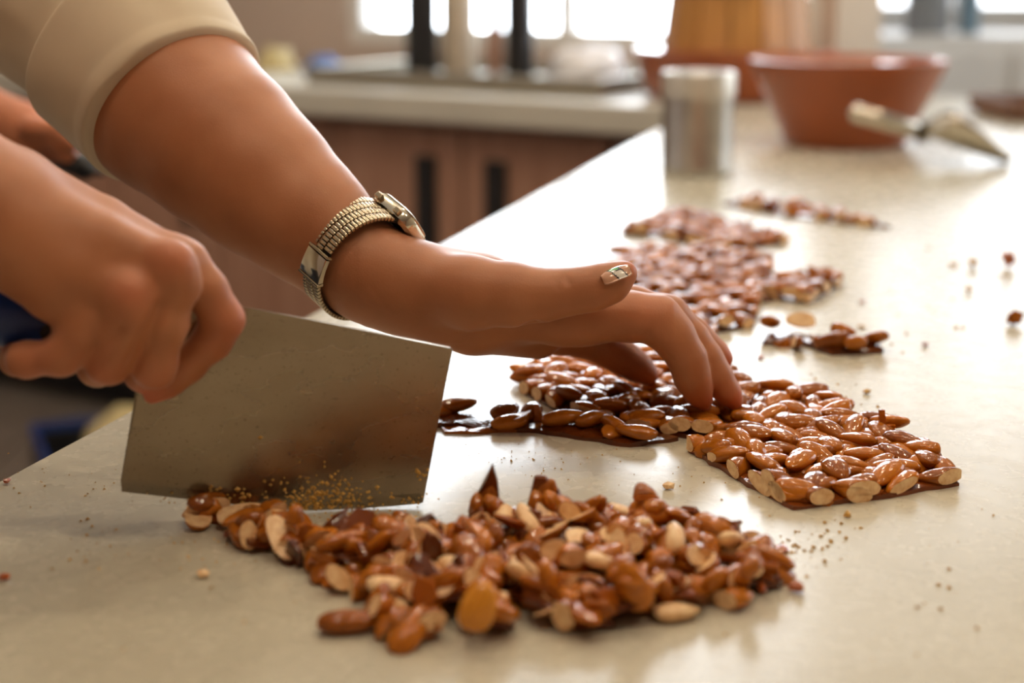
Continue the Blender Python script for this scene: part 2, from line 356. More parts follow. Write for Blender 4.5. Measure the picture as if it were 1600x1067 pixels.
def build_counter():
    rz = math.atan2(CT[1], CT[0])
    def meet(n):          # where the counter line at depth n runs into the side of the work table
        p = CA + CN * n; A = np.array([CT, -TD]).T; u = np.linalg.solve(A, TE0 - TNR * 0.006 - p); return u[0]
    pts = [cpt(-2.6, -0.02, 0), cpt(meet(-0.02), -0.02, 0), cpt(meet(0.66), 0.66, 0), cpt(-2.6, 0.66, 0)]
    bm = bmesh.new(); lo = [bm.verts.new((p[0], p[1], -0.06)) for p in pts]; hi = [bm.verts.new((p[0], p[1], 0.0)) for p in pts]
    bm.faces.new(lo[::-1]); bm.faces.new(hi)
    for i in range(4): bm.faces.new((lo[i], lo[(i + 1) % 4], hi[(i + 1) % 4], hi[i]))
    bmesh.ops.bevel(bm, geom=bm.edges[:], offset=0.006, segments=2, affect='EDGES', profile=0.5)
    tag(link_bm('countertop', bm, 'counter_stone'), 'thick pale countertop along the back wall', 'countertop')
    s1 = meet(0.0); sc_ = 0.455
    unit = 0.72; k = 0; s = sc_ - 0.36 - 3 * unit
    names = ['brown wooden cabinet at the far left end of the counter', 'second brown cabinet from the left under the counter', 'brown cabinet behind the cook forearm',
             'brown cabinet with two black slot handles in view above the watch']
    while k < 4:
        q = cpt(s + unit / 2, 0.35, FLOOR)
        e = empty('base_cabinet', q, rz); tag(e, names[k], 'cabinet', 'base cabinets under the back counter'); k += 1
        bm = bmesh.new(); box(bm, 0, -0.01, 0.465, unit - 0.004, 0.54, 0.73); link_bm('body', bm, 'cabinet_wood', e)
        bm = bmesh.new(); box(bm, 0, 0.04, 0.05, unit - 0.004, 0.5, 0.10); link_bm('plinth', bm, 'black_plastic', e)
        for sd in (-1, 1):
            bm = bmesh.new(); box(bm, sd * unit / 4, -0.292, 0.465, unit / 2 - 0.008, 0.02, 0.71, bev=0.002); d = link_bm('door', bm, 'cabinet_wood', e)
            bm = bmesh.new(); box(bm, sd * 0.092, -0.308, 0.655, 0.052, 0.018, 0.21, bev=0.004); link_bm('handle', bm, 'black_plastic', d)
        s += unit
build_counter()

# ------------------------------------------------------------------ implicit modelling of the body
def vox_grid(lo, hi, h):
    n = [int(math.ceil((hi[i] - lo[i]) / h)) + 1 for i in range(3)]
    return np.array(lo, np.float64), n
class Field:
    def __init__(s, lo, hi, h):
        s.o = np.array(lo, np.float32); s.h = h
        s.n = [int(math.ceil((hi[i] - lo[i]) / h)) + 1 for i in range(3)]
        s.D = np.full(s.n, 0.05, np.float32)
    def block(s, lo, hi):
        a = [max(0, int(math.floor((lo[i] - s.o[i]) / s.h))) for i in range(3)]
        b = [min(s.n[i], int(math.ceil((hi[i] - s.o[i]) / s.h)) + 1) for i in range(3)]
        return tuple(slice(a[i], max(a[i], b[i])) for i in range(3))
    def axes(s, sl):
        return [(s.o[i] + s.h * np.arange(sl[i].start, sl[i].stop, dtype=np.float32)).reshape([-1 if j == i else 1 for j in range(3)]) for i in range(3)]
    def cone(s, a, b, r1, r2, sl):
        X, Y, Z = s.axes(sl); a = np.array(a, np.float32); b = np.array(b, np.float32); d = b - a
        L = float(d @ d) + 1e-12
        px, py, pz = X - a[0], Y - a[1], Z - a[2]
        t = np.clip((px * d[0] + py * d[1] + pz * d[2]) / L, 0, 1)
        return np.sqrt((px - t * d[0]) ** 2 + (py - t * d[1]) ** 2 + (pz - t * d[2]) ** 2) - (r1 + (r2 - r1) * t)
def smin(a, b, k):
    h = np.maximum(k - np.abs(a - b), 0) / k
    return np.minimum(a, b) - h * h * k * 0.25
def chain_box(ch, pad):
    p = np.array([c[0] for c in ch]); r = max(c[1] for c in ch) + pad
    return p.min(0) - r, p.max(0) + r
def add_chain(f, ch, k):            # body chains: stiff along their own length, melting into the rest
    lo, hi = chain_box(ch, k + 0.004); sl = f.block(lo, hi); d = None
    for (a, ra), (b, rb) in zip(ch[:-1], ch[1:]):
        q = f.cone(a, b, ra, rb, sl); d = q if d is None else smin(d, q, min(k, 0.25 * max(ra, rb)))
    f.D[sl] = smin(f.D[sl], d, k)
def add_fingers(f, chains, k_joint, k_palm, k_side=0.0012):
    base = f.D.copy()
    for ch in chains:
        lo, hi = chain_box(ch, k_palm + 0.004); sl = f.block(lo, hi); d = None
        for (a, ra), (b, rb) in zip(ch[:-1], ch[1:]):
            q = f.cone(a, b, ra, rb, sl); d = q if d is None else smin(d, q, k_joint)
        f.D[sl] = smin(f.D[sl], smin(base[sl], d, k_palm), k_side)
def crease(f, pts, w, depth):
    for a, b in zip(pts[:-1], pts[1:]):
        lo, hi = np.minimum(a, b) - 3 * w, np.maximum(a, b) + 3 * w; sl = f.block(lo, hi)
        q = f.cone(a, b, 0, 0, sl); f.D[sl] += depth * np.exp(-(q / w) ** 2)
def surface_nets(f):
    D = f.D; n = D.shape; S = D < 0
    cnt = np.zeros((n[0] - 1, n[1] - 1, n[2] - 1), np.int8)
    cs = [(i, j, k) for i in (0, 1) for j in (0, 1) for k in (0, 1)]
    for i, j, k in cs: cnt += S[i:n[0] - 1 + i, j:n[1] - 1 + j, k:n[2] - 1 + k]
    act = (cnt > 0) & (cnt < 8); idx = np.argwhere(act); vid = np.full(act.shape, -1, np.int32); vid[act] = np.arange(len(idx))
    acc = np.zeros((len(idx), 3)); num = np.zeros(len(idx))
    for p in cs:
        for ax in range(3):
            if p[ax]: continue
            q = list(p); q[ax] = 1
            d0 = D[idx[:, 0] + p[0], idx[:, 1] + p[1], idx[:, 2] + p[2]].astype(np.float64); d1 = D[idx[:, 0] + q[0], idx[:, 1] + q[1], idx[:, 2] + q[2]].astype(np.float64)
            c = (d0 < 0) != (d1 < 0); t = np.where(c, d0 / np.where(c, d0 - d1, 1), 0)
            pt = np.tile(np.array(p, float), (len(idx), 1)); pt[:, ax] += t
            acc[c] += pt[c]; num[c] += 1
    V = (idx + acc / num[:, None]) * f.h + f.o
    Q = []
    for ax in range(3):
        a = [slice(None)] * 3; b = [slice(None)] * 3; a[ax] = slice(0, n[ax] - 1); b[ax] = slice(1, n[ax])
        s0 = S[tuple(a)]; s1 = S[tuple(b)]; e = np.argwhere(s0 != s1); u, v = (ax + 1) % 3, (ax + 2) % 3
        e = e[(e[:, u] > 0) & (e[:, v] > 0) & (e[:, u] < n[u] - 1) & (e[:, v] < n[v] - 1)]
        fl = s0[e[:, 0], e[:, 1], e[:, 2]]
        def c(du, dv):
            g = e.copy(); g[:, u] += du; g[:, v] += dv; return vid[g[:, 0], g[:, 1], g[:, 2]]
        q = np.stack([c(-1, -1), c(0, -1), c(0, 0), c(-1, 0)], 1); q[~fl] = q[~fl][:, ::-1]; Q.append(q)
    return V, np.concatenate(Q)
def px(x, y, d, r): return (P(x, y, d), r * d / F)     # centre and radius of a joint read off the picture at its own depth

def join_meshes(parts):
    vs = []; fs = []; o = 0
    for V, Q in parts: vs.append(V); fs.append(Q + o); o += len(V)
    return np.concatenate(vs), np.concatenate(fs)
def mesh_from_arrays(name, V, Q, mats, parent=None):
    me = bpy.data.meshes.new(name); me.vertices.add(len(V)); me.vertices.foreach_set('co', V.astype(np.float32).ravel())
    me.loops.add(Q.size); me.loops.foreach_set('vertex_index', Q.astype(np.int32).ravel())
    me.polygons.add(len(Q)); me.polygons.foreach_set('loop_start', np.arange(0, Q.size, 4, dtype=np.int32))
    me.update(calc_edges=True); me.validate()
    return link_data(name, me, mats, parent, True)

# joints of the left arm (the one with the watch), px x, px y, depth, radius px
WRIST = px(578, 425, 0.872, 71)
FA = [px(60, -20, 0.975, 122), px(272, 165, 0.927, 136), px(345, 228, 0.908, 124), px(410, 285, 0.896, 112), px(475, 340, 0.886, 97), px(508, 368, 0.882, 86), px(535, 390, 0.878, 74), WRIST]
L_ELBOW = FA[0][0]
def left_arm():
    lo = (-0.34, 0.74, -0.01); hi = (0.165, 1.06, 0.37)
    f = Field(lo, hi, 0.0016)
    add_chain(f, FA, 0.02)
    add_chain(f, [px(540, 408, 0.877, 72), px(600, 448, 0.874, 64)], 0.01)
    # back of the hand and palm, thenar side nearest
    add_chain(f, [WRIST, px(640, 443, 0.872, 66), px(740, 462, 0.880, 64)], 0.008)
    add_chain(f, [px(640, 445, 0.880, 54), px(760, 470, 0.885, 62), px(905, 497, 0.885, 42)], 0.010)     # index ray
    add_chain(f, [px(650, 435, 0.888, 48), px(780, 462, 0.905, 52), px(915, 490, 0.905, 40)], 0.010)     # middle ray
    add_chain(f, [px(660, 440, 0.892, 44), px(780, 468, 0.920, 50), px(900, 498, 0.925, 38)], 0.010)     # ring ray
    add_chain(f, [px(650, 455, 0.890, 46), px(760, 490, 0.925, 52), px(868, 516, 0.940, 34)], 0.010)     # little ray
    add_chain(f, [px(650, 466, 0.874, 62), px(740, 497, 0.890, 56), px(840, 525, 0.915, 36)], 0.010)     # heel of the palm
    thumb = [px(650, 446, 0.868, 56), px(735, 457, 0.858, 56), px(800, 460, 0.853, 48), px(850, 461, 0.851, 39), px(888, 456, 0.850, 34), px(925, 451, 0.848, 33), px(955, 441, 0.847, 29), px(977, 427, 0.846, 19)]
    index = [px(880, 494, 0.885, 43), px(940, 494, 0.885, 38), px(985, 495, 0.886, 37), px(1028, 500, 0.886, 36), px(1052, 525, 0.886, 32), px(1074, 560, 0.888, 28), px(1082, 590, 0.892, 26), px(1092, 615, 0.897, 19), px(1100, 628, 0.899, 12)]
    middle = [px(900, 488, 0.905, 40), px(985, 484, 0.905, 36), px(1042, 497, 0.905, 34), px(1078, 532, 0.905, 29), px(1102, 562, 0.904, 26), px(1120, 590, 0.904, 23), px(1138, 615, 0.905, 18), px(1149, 630, 0.906, 11)]
    ring = [px(890, 495, 0.925, 38), px(985, 484, 0.928, 33), px(1048, 497, 0.930, 29), px(1085, 525, 0.931, 25), px(1107, 545, 0.932, 21), px(1124, 557, 0.933, 17), px(1132, 562, 0.933, 11)]
    little = [px(860, 514, 0.940, 34), px(905, 525, 0.944, 30), px(945, 543, 0.947, 26), px(975, 560, 0.950, 25), px(998, 575, 0.952, 21), px(1014, 586, 0.953, 15)]
    add_fingers(f, [index, middle, ring, little], 0.006, 0.008, 0.0006); add_fingers(f, [thumb], 0.006, 0.005)
    # creases: thumb joint, web fold, index joints, wrist lines
    for pts, w_, dp in (([P(868, 430, 0.838), P(872, 450, 0.837)], 0.0012, 0.0009), ([P(885, 428, 0.839), P(889, 446, 0.838)], 0.0012, 0.0009), ([P(877, 428, 0.839), P(880, 440, 0.838)], 0.0010, 0.0006),
                        ([P(835, 504, 0.848), P(824, 512, 0.850), P(808, 528, 0.856), P(785, 540, 0.864)], 0.0022, 0.0030),
                        ([P(1010, 525, 0.874), P(1018, 505, 0.873)], 0.0014, 0.0012), ([P(1050, 560, 0.880), P(1066, 552, 0.878)], 0.0012, 0.0009),
                        ([P(560, 455, 0.845), P(600, 500, 0.850)], 0.0014, 0.0006), ([P(580, 450, 0.845), P(620, 505, 0.850)], 0.0014, 0.0005)):
        crease(f, pts, w_, dp)
    V, Q = surface_nets(f)
    return V, Q
# right hand on the knife handle
def right_arm():
    lo = (-0.50, 0.60, 0.02); hi = (-0.10, 0.86, 0.36)
    f = Field(lo, hi, 0.0016)
    add_chain(f, [px(-760, -60, 0.74, 150), px(-420, 110, 0.715, 140), px(-130, 262, 0.70, 112), px(-40, 318, 0.698, 104)], 0.02)
    add_chain(f, [px(-60, 300, 0.702, 96), px(30, 300, 0.712, 62), px(160, 352, 0.715, 44), px(272, 404, 0.708, 32)], 0.012)
    add_chain(f, [px(-60, 310, 0.698, 92), px(40, 330, 0.696, 58), px(160, 378, 0.692, 44), px(262, 418, 0.690, 34)], 0.012)
    add_chain(f, [px(-50, 330, 0.696, 90), px(30, 375, 0.690, 58), px(120, 425, 0.687, 44), px(204, 466, 0.686, 34)], 0.012)
    add_chain(f, [px(-50, 345, 0.700, 84), px(10, 400, 0.694, 48), px(80, 460, 0.690, 40), px(136, 502, 0.690, 31)], 0.012)
    index = [px(268, 402, 0.708, 32), px(290, 412, 0.707, 32), px(322, 455, 0.708, 31), px(350, 499, 0.712, 28), px(332, 532, 0.718, 27), px(292, 570, 0.721, 25), px(262, 596, 0.722, 21), px(237, 617, 0.722, 14)]
    middle = [px(264, 418, 0.690, 33), px(278, 445, 0.690, 32), px(262, 510, 0.694, 30), px(243, 572, 0.702, 31), px(225, 582, 0.722, 27), px(215, 560, 0.748, 24), px(222, 520, 0.752, 20)]
    ring = [px(208, 466, 0.686, 33), px(204, 500, 0.687, 31), px(188, 535, 0.690, 30), px(170, 566, 0.697, 31), px(152, 573, 0.720, 27), px(145, 550, 0.746, 24), px(150, 515, 0.750, 20)]
    little = [px(140, 502, 0.690, 30), px(124, 528, 0.690, 28), px(96, 556, 0.692, 28), px(40, 562, 0.697, 25), px(26, 562, 0.712, 22), px(36, 545, 0.736, 20), px(48, 515, 0.742, 17)]
    thumb = [px(60, 340, 0.74, 50), px(150, 400, 0.762, 38), px(220, 460, 0.766, 30), px(280, 510, 0.764, 25), px(318, 535, 0.762, 17)]
    add_fingers(f, [thumb, index, middle, ring, little], 0.007, 0.007, 0.0005)
    # knuckle heads stand out, dips between them
    add_chain(f, [px(270, 408, 0.684, 26), px(272, 412, 0.684, 26)], 0.010); add_chain(f, [px(207, 462, 0.681, 27), px(209, 466, 0.681, 27)], 0.010)
    for pts, w_, dp in (([P(302, 446, 0.690), P(292, 520, 0.695), P(278, 590, 0.705)], 0.0022, 0.0022), ([P(250, 478, 0.680), P(222, 535, 0.682), P(198, 588, 0.692)], 0.0024, 0.0030), ([P(188, 512, 0.677), P(160, 550, 0.680), P(132, 585, 0.690)], 0.0022, 0.0030), ([P(20, 395, 0.668), P(70, 350, 0.670)], 0.0024, 0.0010), ([P(90, 500, 0.672), P(160, 498, 0.672), P(180, 480, 0.672)], 0.0018, 0.0008), ([P(60, 480, 0.676), P(110, 510, 0.676)], 0.0018, 0.0008)):
        crease(f, pts, w_, dp)
    return surface_nets(f)

def torso_field(L, Rr, hip, res=0.014, arms=()):
    """shirted trunk between two shoulders, hips at hip; returns shirt mesh and trouser mesh"""
    L = np.array(L, float); Rr = np.array(Rr, float); hip = np.array(hip, float); mid = (L + Rr) / 2
    ax = (L - Rr) / np.linalg.norm(L - Rr)
    lo = np.minimum(np.minimum(L, Rr), hip) - 0.24; hi = np.maximum(np.maximum(L, Rr), hip) + 0.24
    for a in arms:
        for p, r in a: lo = np.minimum(lo, np.array(p) - r - 0.03); hi = np.maximum(hi, np.array(p) + r + 0.03)
    lo[2] = min(lo[2], hip[2] - 0.12)
    f = Field(lo, hi, res)
    chest = mid + np.array([0, 0, -0.12])
    for s in (-1, 1):
        add_chain(f, [(mid + ax * s * 0.13, 0.065), (chest + ax * s * 0.08 + np.array([0, 0, -0.06]), 0.115), (hip + ax * s * 0.07, 0.115)], 0.06)
    add_chain(f, [(mid, 0.07), (mid + np.array([0, 0, 0.07]), 0.06)], 0.05)
    for a in arms: add_chain(f, a, 0.03)
    sh = surface_nets(f)
    lo2 = hip - 0.26; hi2 = hip + 0.2; lo2[2] = FLOOR - 0.03
    g = Field(lo2, hi2, res)
    for s in (-1, 1):
        add_chain(g, [(hip + ax * s * 0.07, 0.118), (hip + ax * s * 0.09 + np.array([0, 0, -0.12]), 0.095), (np.array([*(hip + ax * s * 0.1)[:2], FLOOR + 0.48]), 0.068), (np.array([*(hip + ax * s * 0.1)[:2], FLOOR + 0.10]), 0.05), (np.array([*(hip + ax * s * 0.1)[:2], FLOOR + 0.055]), 0.05)], 0.04)
    return sh, surface_nets(g)

SHOULDER_L = np.array([-0.62, 1.07, 0.50]); SHOULDER_R = np.array([-0.66, 0.70, 0.50]); HIP = np.array([-0.66, 0.90, 0.02])
def tube_rings(path, radii, seg, wob=None):
    """sweep of round rings along a path, each ring perpendicular to it"""
    path = [np.array(p, float) for p in path]; V = []; ref = None
    for i, p in enumerate(path):
        t = path[min(i + 1, len(path) - 1)] - path[max(i - 1, 0)]; t /= np.linalg.norm(t)
        if ref is None: ref = np.array([0, -1.0, 0.2])
        u = ref - t * (ref @ t); u /= np.linalg.norm(u); ref = u; v = np.cross(t, u)
        for k in range(seg):
            a = 2 * math.pi * k / seg; r = radii[i] * (1 + (wob(i, a) if wob else 0)); V.append(p + r * (math.cos(a) * u + math.sin(a) * v))
    Fc = [(i * seg + k, i * seg + (k + 1) % seg, (i + 1) * seg + (k + 1) % seg, (i + 1) * seg + k) for i in range(len(path) - 1) for k in range(seg)]
    return V, Fc

def build_cook():
    VL = left_arm(); VR = right_arm()
    r_elbow = P(-760, -60, 0.74)
    # upper arms and the trunk under the clothes belong to the same body
    sh, tr = torso_field(SHOULDER_L, SHOULDER_R, HIP, 0.013, arms=(
        [(SHOULDER_L, 0.068), ((SHOULDER_L + L_ELBOW) / 2, 0.066), (P(20, -45, 0.985), 0.066)],
        [(SHOULDER_R, 0.066), ((SHOULDER_R + r_elbow) / 2 + np.array([0, 0, -0.01]), 0.062), (r_elbow, 0.056)]))
    f = Field(np.minimum(np.minimum(SHOULDER_L, SHOULDER_R), HIP) - 0.2, np.maximum(np.maximum(SHOULDER_L, L_ELBOW), SHOULDER_R) + 0.2, 0.012)
    add_chain(f, [FA[1], FA[0], (SHOULDER_L, 0.05)], 0.03); add_chain(f, [(r_elbow, 0.043), (SHOULDER_R, 0.048)], 0.03)
    mid = (SHOULDER_L + SHOULDER_R) / 2
    add_chain(f, [(SHOULDER_L, 0.05), (mid, 0.06), (SHOULDER_R, 0.05)], 0.05); add_chain(f, [(mid, 0.09), (HIP, 0.09)], 0.05)
    VB = surface_nets(f)
    V, Q = join_meshes([VL, VR, VB])
    body = mesh_from_arrays('person', V, Q, 'skin')
    tag(body, 'cook in cream rolled sleeves holding the knife, other hand on the brittle', 'person')
    # flush at joints and fingertips
    hot = [(P(268, 395, 0.675), 0.012, 0.45), (P(207, 459, 0.672), 0.012, 0.45), (P(236, 622, 0.722), 0.012, 1.0), (P(372, 505, 0.71), 0.014, 0.5), (P(150, 595, 0.69), 0.016, 0.4), (P(235, 603, 0.70), 0.016, 0.4), (P(60, 585, 0.69), 0.016, 0.4),
           (P(1105, 630, 0.895), 0.010, 0.6), (P(1155, 632, 0.90), 0.010, 0.7), (P(1020, 590, 0.95), 0.008, 0.3), (P(985, 415, 0.843), 0.009, 0.5), (P(1136, 560, 0.93), 0.008, 0.9), (P(1020, 480, 0.87), 0.014, 0.3)]
    fl = np.zeros(len(V), np.float32)
    for c, r, s in hot: fl = np.maximum(fl, s * np.exp(-(np.linalg.norm(V - c, axis=1) / r) ** 2))
    at = body.data.attributes.new('flush', 'FLOAT', 'POINT'); at.data.foreach_set('value', fl)
    # clothes
    s_o = mesh_from_arrays('shirt', *sh, 'shirt_cream', body); mesh_from_arrays('trousers', *tr, 'trousers_dark', body)
    # sleeve with rolled cuff on the left arm
    e0 = P(20, -45, 0.985); c_h = P(270, 164, 0.924); ax = P(262, 160, 0.928) - P(138, 8, 0.968); ax /= np.linalg.norm(ax); ax2 = P(262, 160, 0.928) - P(110, 30, 0.962); ax2 /= np.linalg.norm(ax2)
    q = lambda s: c_h + ax * max(s, -0.055) + ax2 * min(0, s + 0.055)
    R0 = 0.0605
    prof = [(-0.190, 0.068), (-0.150, 0.066), (-0.115, 0.062), (-0.095, 0.0595), (-0.075, 0.0580), (-0.062, 0.0580), (-0.0595, 0.0640), (-0.0565, 0.0672), (-0.050, 0.0672), (-0.040, 0.0660), (-0.028, 0.0640), (-0.016, 0.0622),
            (-0.008, 0.0604), (-0.005, 0.0608), (0.0015, 0.0604), (0.0042, 0.0588), (0.0040, 0.0568), (0.000, 0.0555), (-0.010, 0.0550), (-0.03, 0.0550)]
    rnd = random.Random(4)
    def wob(i, a):
        s = prof[i][0]
        return (0.012 * math.sin(2 * a + 0.6) + 0.010 * math.sin(3 * a + 9 * s * 4 + 1.0)) + 0.012 * math.sin(5 * a + 60 * s) * max(0.0, -s / 0.06) + 0.022 * mnoise.noise(Vector((2.5 * math.cos(a), 2.5 * math.sin(a), s * 30))) + (0.03 * mnoise.noise(Vector((3 * math.cos(a), 3 * math.sin(a), s * 60 + 5))) if s < -0.06 else 0)
    V, Fc = tube_rings([q(s) for s, r in prof], [r for s, r in prof], 72, wob)
    cu = link_mesh('rolled_sleeve', V, Fc, 'shirt_cream', body); cu['label'] = 'cream rolled-up sleeve cuff'
    m = cu.modifiers.new('sub', 'SUBSURF'); m.levels = 2; m.render_levels = 2
    # nails
    def nail(c, along, normal, L, W, curve, design):
        along = np.array(along) / np.linalg.norm(along); normal = np.array(normal, float); normal -= along * (normal @ along); normal /= np.linalg.norm(normal); side = np.cross(along, normal)
        nu, nv = 28, 20; V = []; mi = []
        for i in range(nu + 1):
            for j in range(nv + 1):
                u = i / nu * 2 - 1; v = j / nv * 2 - 1
                wv = W / 2 * math.sqrt(max(0.0, 1 - 0.75 * max(0, (abs(u) - 0.35) / 0.65) ** 2)) * v
                zz = -curve * v * v * W - 0.12 * L * max(0, u) ** 2 * 0.5 - 0.06 * L * max(0, -u) ** 2
                V.append(c + along * u * L / 2 + side * wv + normal * zz)
        top = len(V); V += [p - normal * 0.0006 for p in V]; Fc = []
        I = lambda i, j: i * (nv + 1) + j
        for i in range(nu):
            for j in range(nv):
                Fc.append((I(i, j), I(i + 1, j), I(i + 1, j + 1), I(i, j + 1))); mi.append(design((i + .5) / nu * 2 - 1, (j + .5) / nv * 2 - 1))
        for i in range(nu):
            for j in (0, nv): Fc.append((I(i, j), I(i, j) + top, I(i + 1, j) + top, I(i + 1, j))); mi.append(0)
        for j in range(nv):
            for i in (0, nu): Fc.append((I(i, j), I(i, j + 1), I(i, j + 1) + top, I(i, j) + top)); mi.append(0)
        o = link_mesh('fingernail', V, Fc, ['nail_pink', 'nail_white', 'nail_green', 'nail_black'], body, True, mi); return o
    def thumb_design(u, v):
        # a slanted panel across the nail: green half and white half outlined in black
        a = (u + 0.05) - 0.30 * v
        if -0.34 < a < 0.42:
            if a < -0.24 or a > 0.33: return 3
            if abs(v - 0.15 - 0.2 * a) < 0.10: return 3
            return 1 if v > 0.15 else 2
        return 0
    tb = P(960, 421, 0.8335); n = nail(tb, P(987, 407, 0.838) - P(938, 427, 0.836), -FW * 0.52 + UP * 0.85, 0.0165, 0.0125, 0.24, thumb_design)
    n['label'] = 'thumbnail painted green, white and black'
    nail(P(1130, 550, 0.9275), P(1139, 566, 0.929) - P(1117, 541, 0.927), np.array([0.6, -0.35, 0.7]), 0.011, 0.009, 0.2, lambda u, v: 3 if abs(u - 0.1) < 0.16 else 0)
    return body
build_cook()

# ------------------------------------------------------------------ knife
KPSI = math.radians(8); KC = G(510, 798); KE = np.array([math.cos(KPSI), math.sin(KPSI), 0]); KN = np.array([math.sin(KPSI), -math.cos(KPSI), 0])   # KN faces the camera
def kplane(x, y):
    r = ray(x, y); t = ((KC - CAM) @ KN) / (r @ KN); p = CAM + t * r - KC; return float(p @ KE), float(p[2])
def build_knife():
    e = empty('cleaver', KC, KPSI); tag(e, 'steel cleaver with a blue handle, crumbs stuck to its blade', 'knife')
    out = [kplane(*p) for p in ((190, 768), (260, 776), (330, 784), (400, 791), (450, 795.5), (490, 797.6), (530, 797.6), (570, 795), (610, 791), (657, 786.5), (661, 783), (670, 737), (683, 668), (697, 595), (707, 546), (703, 543), (600, 522), (480, 498), (380, 479), (245, 452), (238, 458), (217, 612))]
    out = [(x, max(z, 0.0005)) for x, z in out]
    T = 0.0011; n = len(out)
    bm = bmesh.new(); zc = 0.045; xc = sum(p[0] for p in out) / n
    f0 = [bm.verts.new((x, -T, z)) for x, z in out]; f1 = [bm.verts.new((x, T, z)) for x, z in out]
    for i, (x, z) in enumerate(out):        # thin the cutting edge
        if i < 10: f0[i].co.y = -0.0002; f1[i].co.y = 0.0002
    g0 = [bm.verts.new((x, -T, z + 0.006)) for x, z in out[:10]]; g1 = [bm.verts.new((x, T, z + 0.006)) for x, z in out[:10]]
    for i in range(9):
        bm.faces.new((f0[i], f0[i + 1], g0[i + 1], g0[i])); bm.faces.new((f1[i + 1], f1[i], g1[i], g1[i + 1]))
    bm.faces.new((f0[9], f0[10], g0[9])); bm.faces.new((f1[10], f1[9], g1[9])); bm.faces.new((f0[21], f0[0], g0[0])); bm.faces.new((f1[0], f1[21], g1[0]))
    bm.faces.new(g0 + f0[10:]); bm.faces.new((g1 + f1[10:])[::-1])
    for i in range(n): bm.faces.new((f0[(i + 1) % n], f0[i], f1[i], f1[(i + 1) % n]))
    bmesh.ops.triangulate(bm, faces=[f for f in bm.faces if len(f.verts) > 4])
    link_bm('blade', bm, 'blade_steel', e)
    # handle runs from the blade heel through the fist, out behind the little finger
    a = np.array(kplane(228, 540)); b = np.array(kplane(-70, 478)); d = b - a; L = np.linalg.norm(d); d /= L; up = np.array([-d[1], d[0]]);
    if up[1] < 0: up = -up
    V = []; seg = 28
    prof = [(-0.004, 0.009), (0.0, 0.0115), (0.006, 0.0135), (0.03, 0.0140), (0.05, 0.0150), (0.07, 0.0140), (L - 0.012, 0.0165), (L - 0.003, 0.0150), (L, 0.010)]
    for s, r in prof:
        for k in range(seg):
            t = 2 * math.pi * k / seg; c, s2 = math.cos(t), math.sin(t)
            p = a + d * s + up * r * 1.0 * s2; V.append((p[0], 0.80 * r * c, p[1]))
    Fc = [(i * seg + k, i * seg + (k + 1) % seg, (i + 1) * seg + (k + 1) % seg, (i + 1) * seg + k) for i in range(len(prof) - 1) for k in range(seg)] + [tuple(range(seg)), tuple((len(prof) - 1) * seg + k for k in range(seg))]
    h = link_mesh('handle', V, Fc, 'blue_plastic', e); h['label'] = 'blue plastic handle'
    c = a + d * (L - 0.045); lathe('rivet', [(0.0, -0.0150), (0.0035, -0.0150), (0.004, -0.0140), (0.004, 0.0140), (0.0, 0.0145)], 'black_plastic', h, 16, (c[0], 0, c[1]), Matrix.Rotation(-math.pi / 2, 4, 'X') @ Matrix.Scale(-1, 4, (0, 0, 1)))
    # crumbs sticking to the blade
    rnd = random.Random(3); V = []; Fc = []
    def bit(x, z, r):
        o = len(V)
        for q in ((1, 0, 0), (-1, 0, 0), (0, 0, 1), (0, 0, -1), (0, -1, 0)): V.append((x + q[0] * r * rnd.uniform(.6, 1.2), -T + q[1] * r * rnd.uniform(.5, 1.1), z + q[2] * r * rnd.uniform(.6, 1.2)))
        Fc.extend([(o, o + 2, o + 4), (o + 2, o + 1, o + 4), (o + 1, o + 3, o + 4), (o + 3, o, o + 4)])
    for cx, cy, sx, sy, n, r in ((500, 785, 42, 14, 190, .0011), (485, 765, 38, 18, 60, .0008), (545, 772, 22, 14, 30, .0008), (380, 775, 10, 6, 16, .0013), (330, 762, 6, 4, 5, .0011), (280, 778, 40, 6, 10, .0007), (655, 738, 8, 5, 10, .0012), (640, 780, 12, 4, 10, .001), (408, 684, 2, 2, 2, .0013), (560, 780, 60, 10, 25, .0007)):
        for _ in range(n):
            x, z = kplane(rnd.gauss(cx, sx), rnd.gauss(cy, sy))
            zb = 0.0015 if z < 0.008 else z
            if z > 0.0015: bit(x, z, r * rnd.uniform(.5, 1.3))
    c = link_mesh('stuck_crumbs', V, Fc, 'crumb', e, False); c['kind'] = 'stuff'; c['label'] = 'golden almond crumbs'
build_knife()

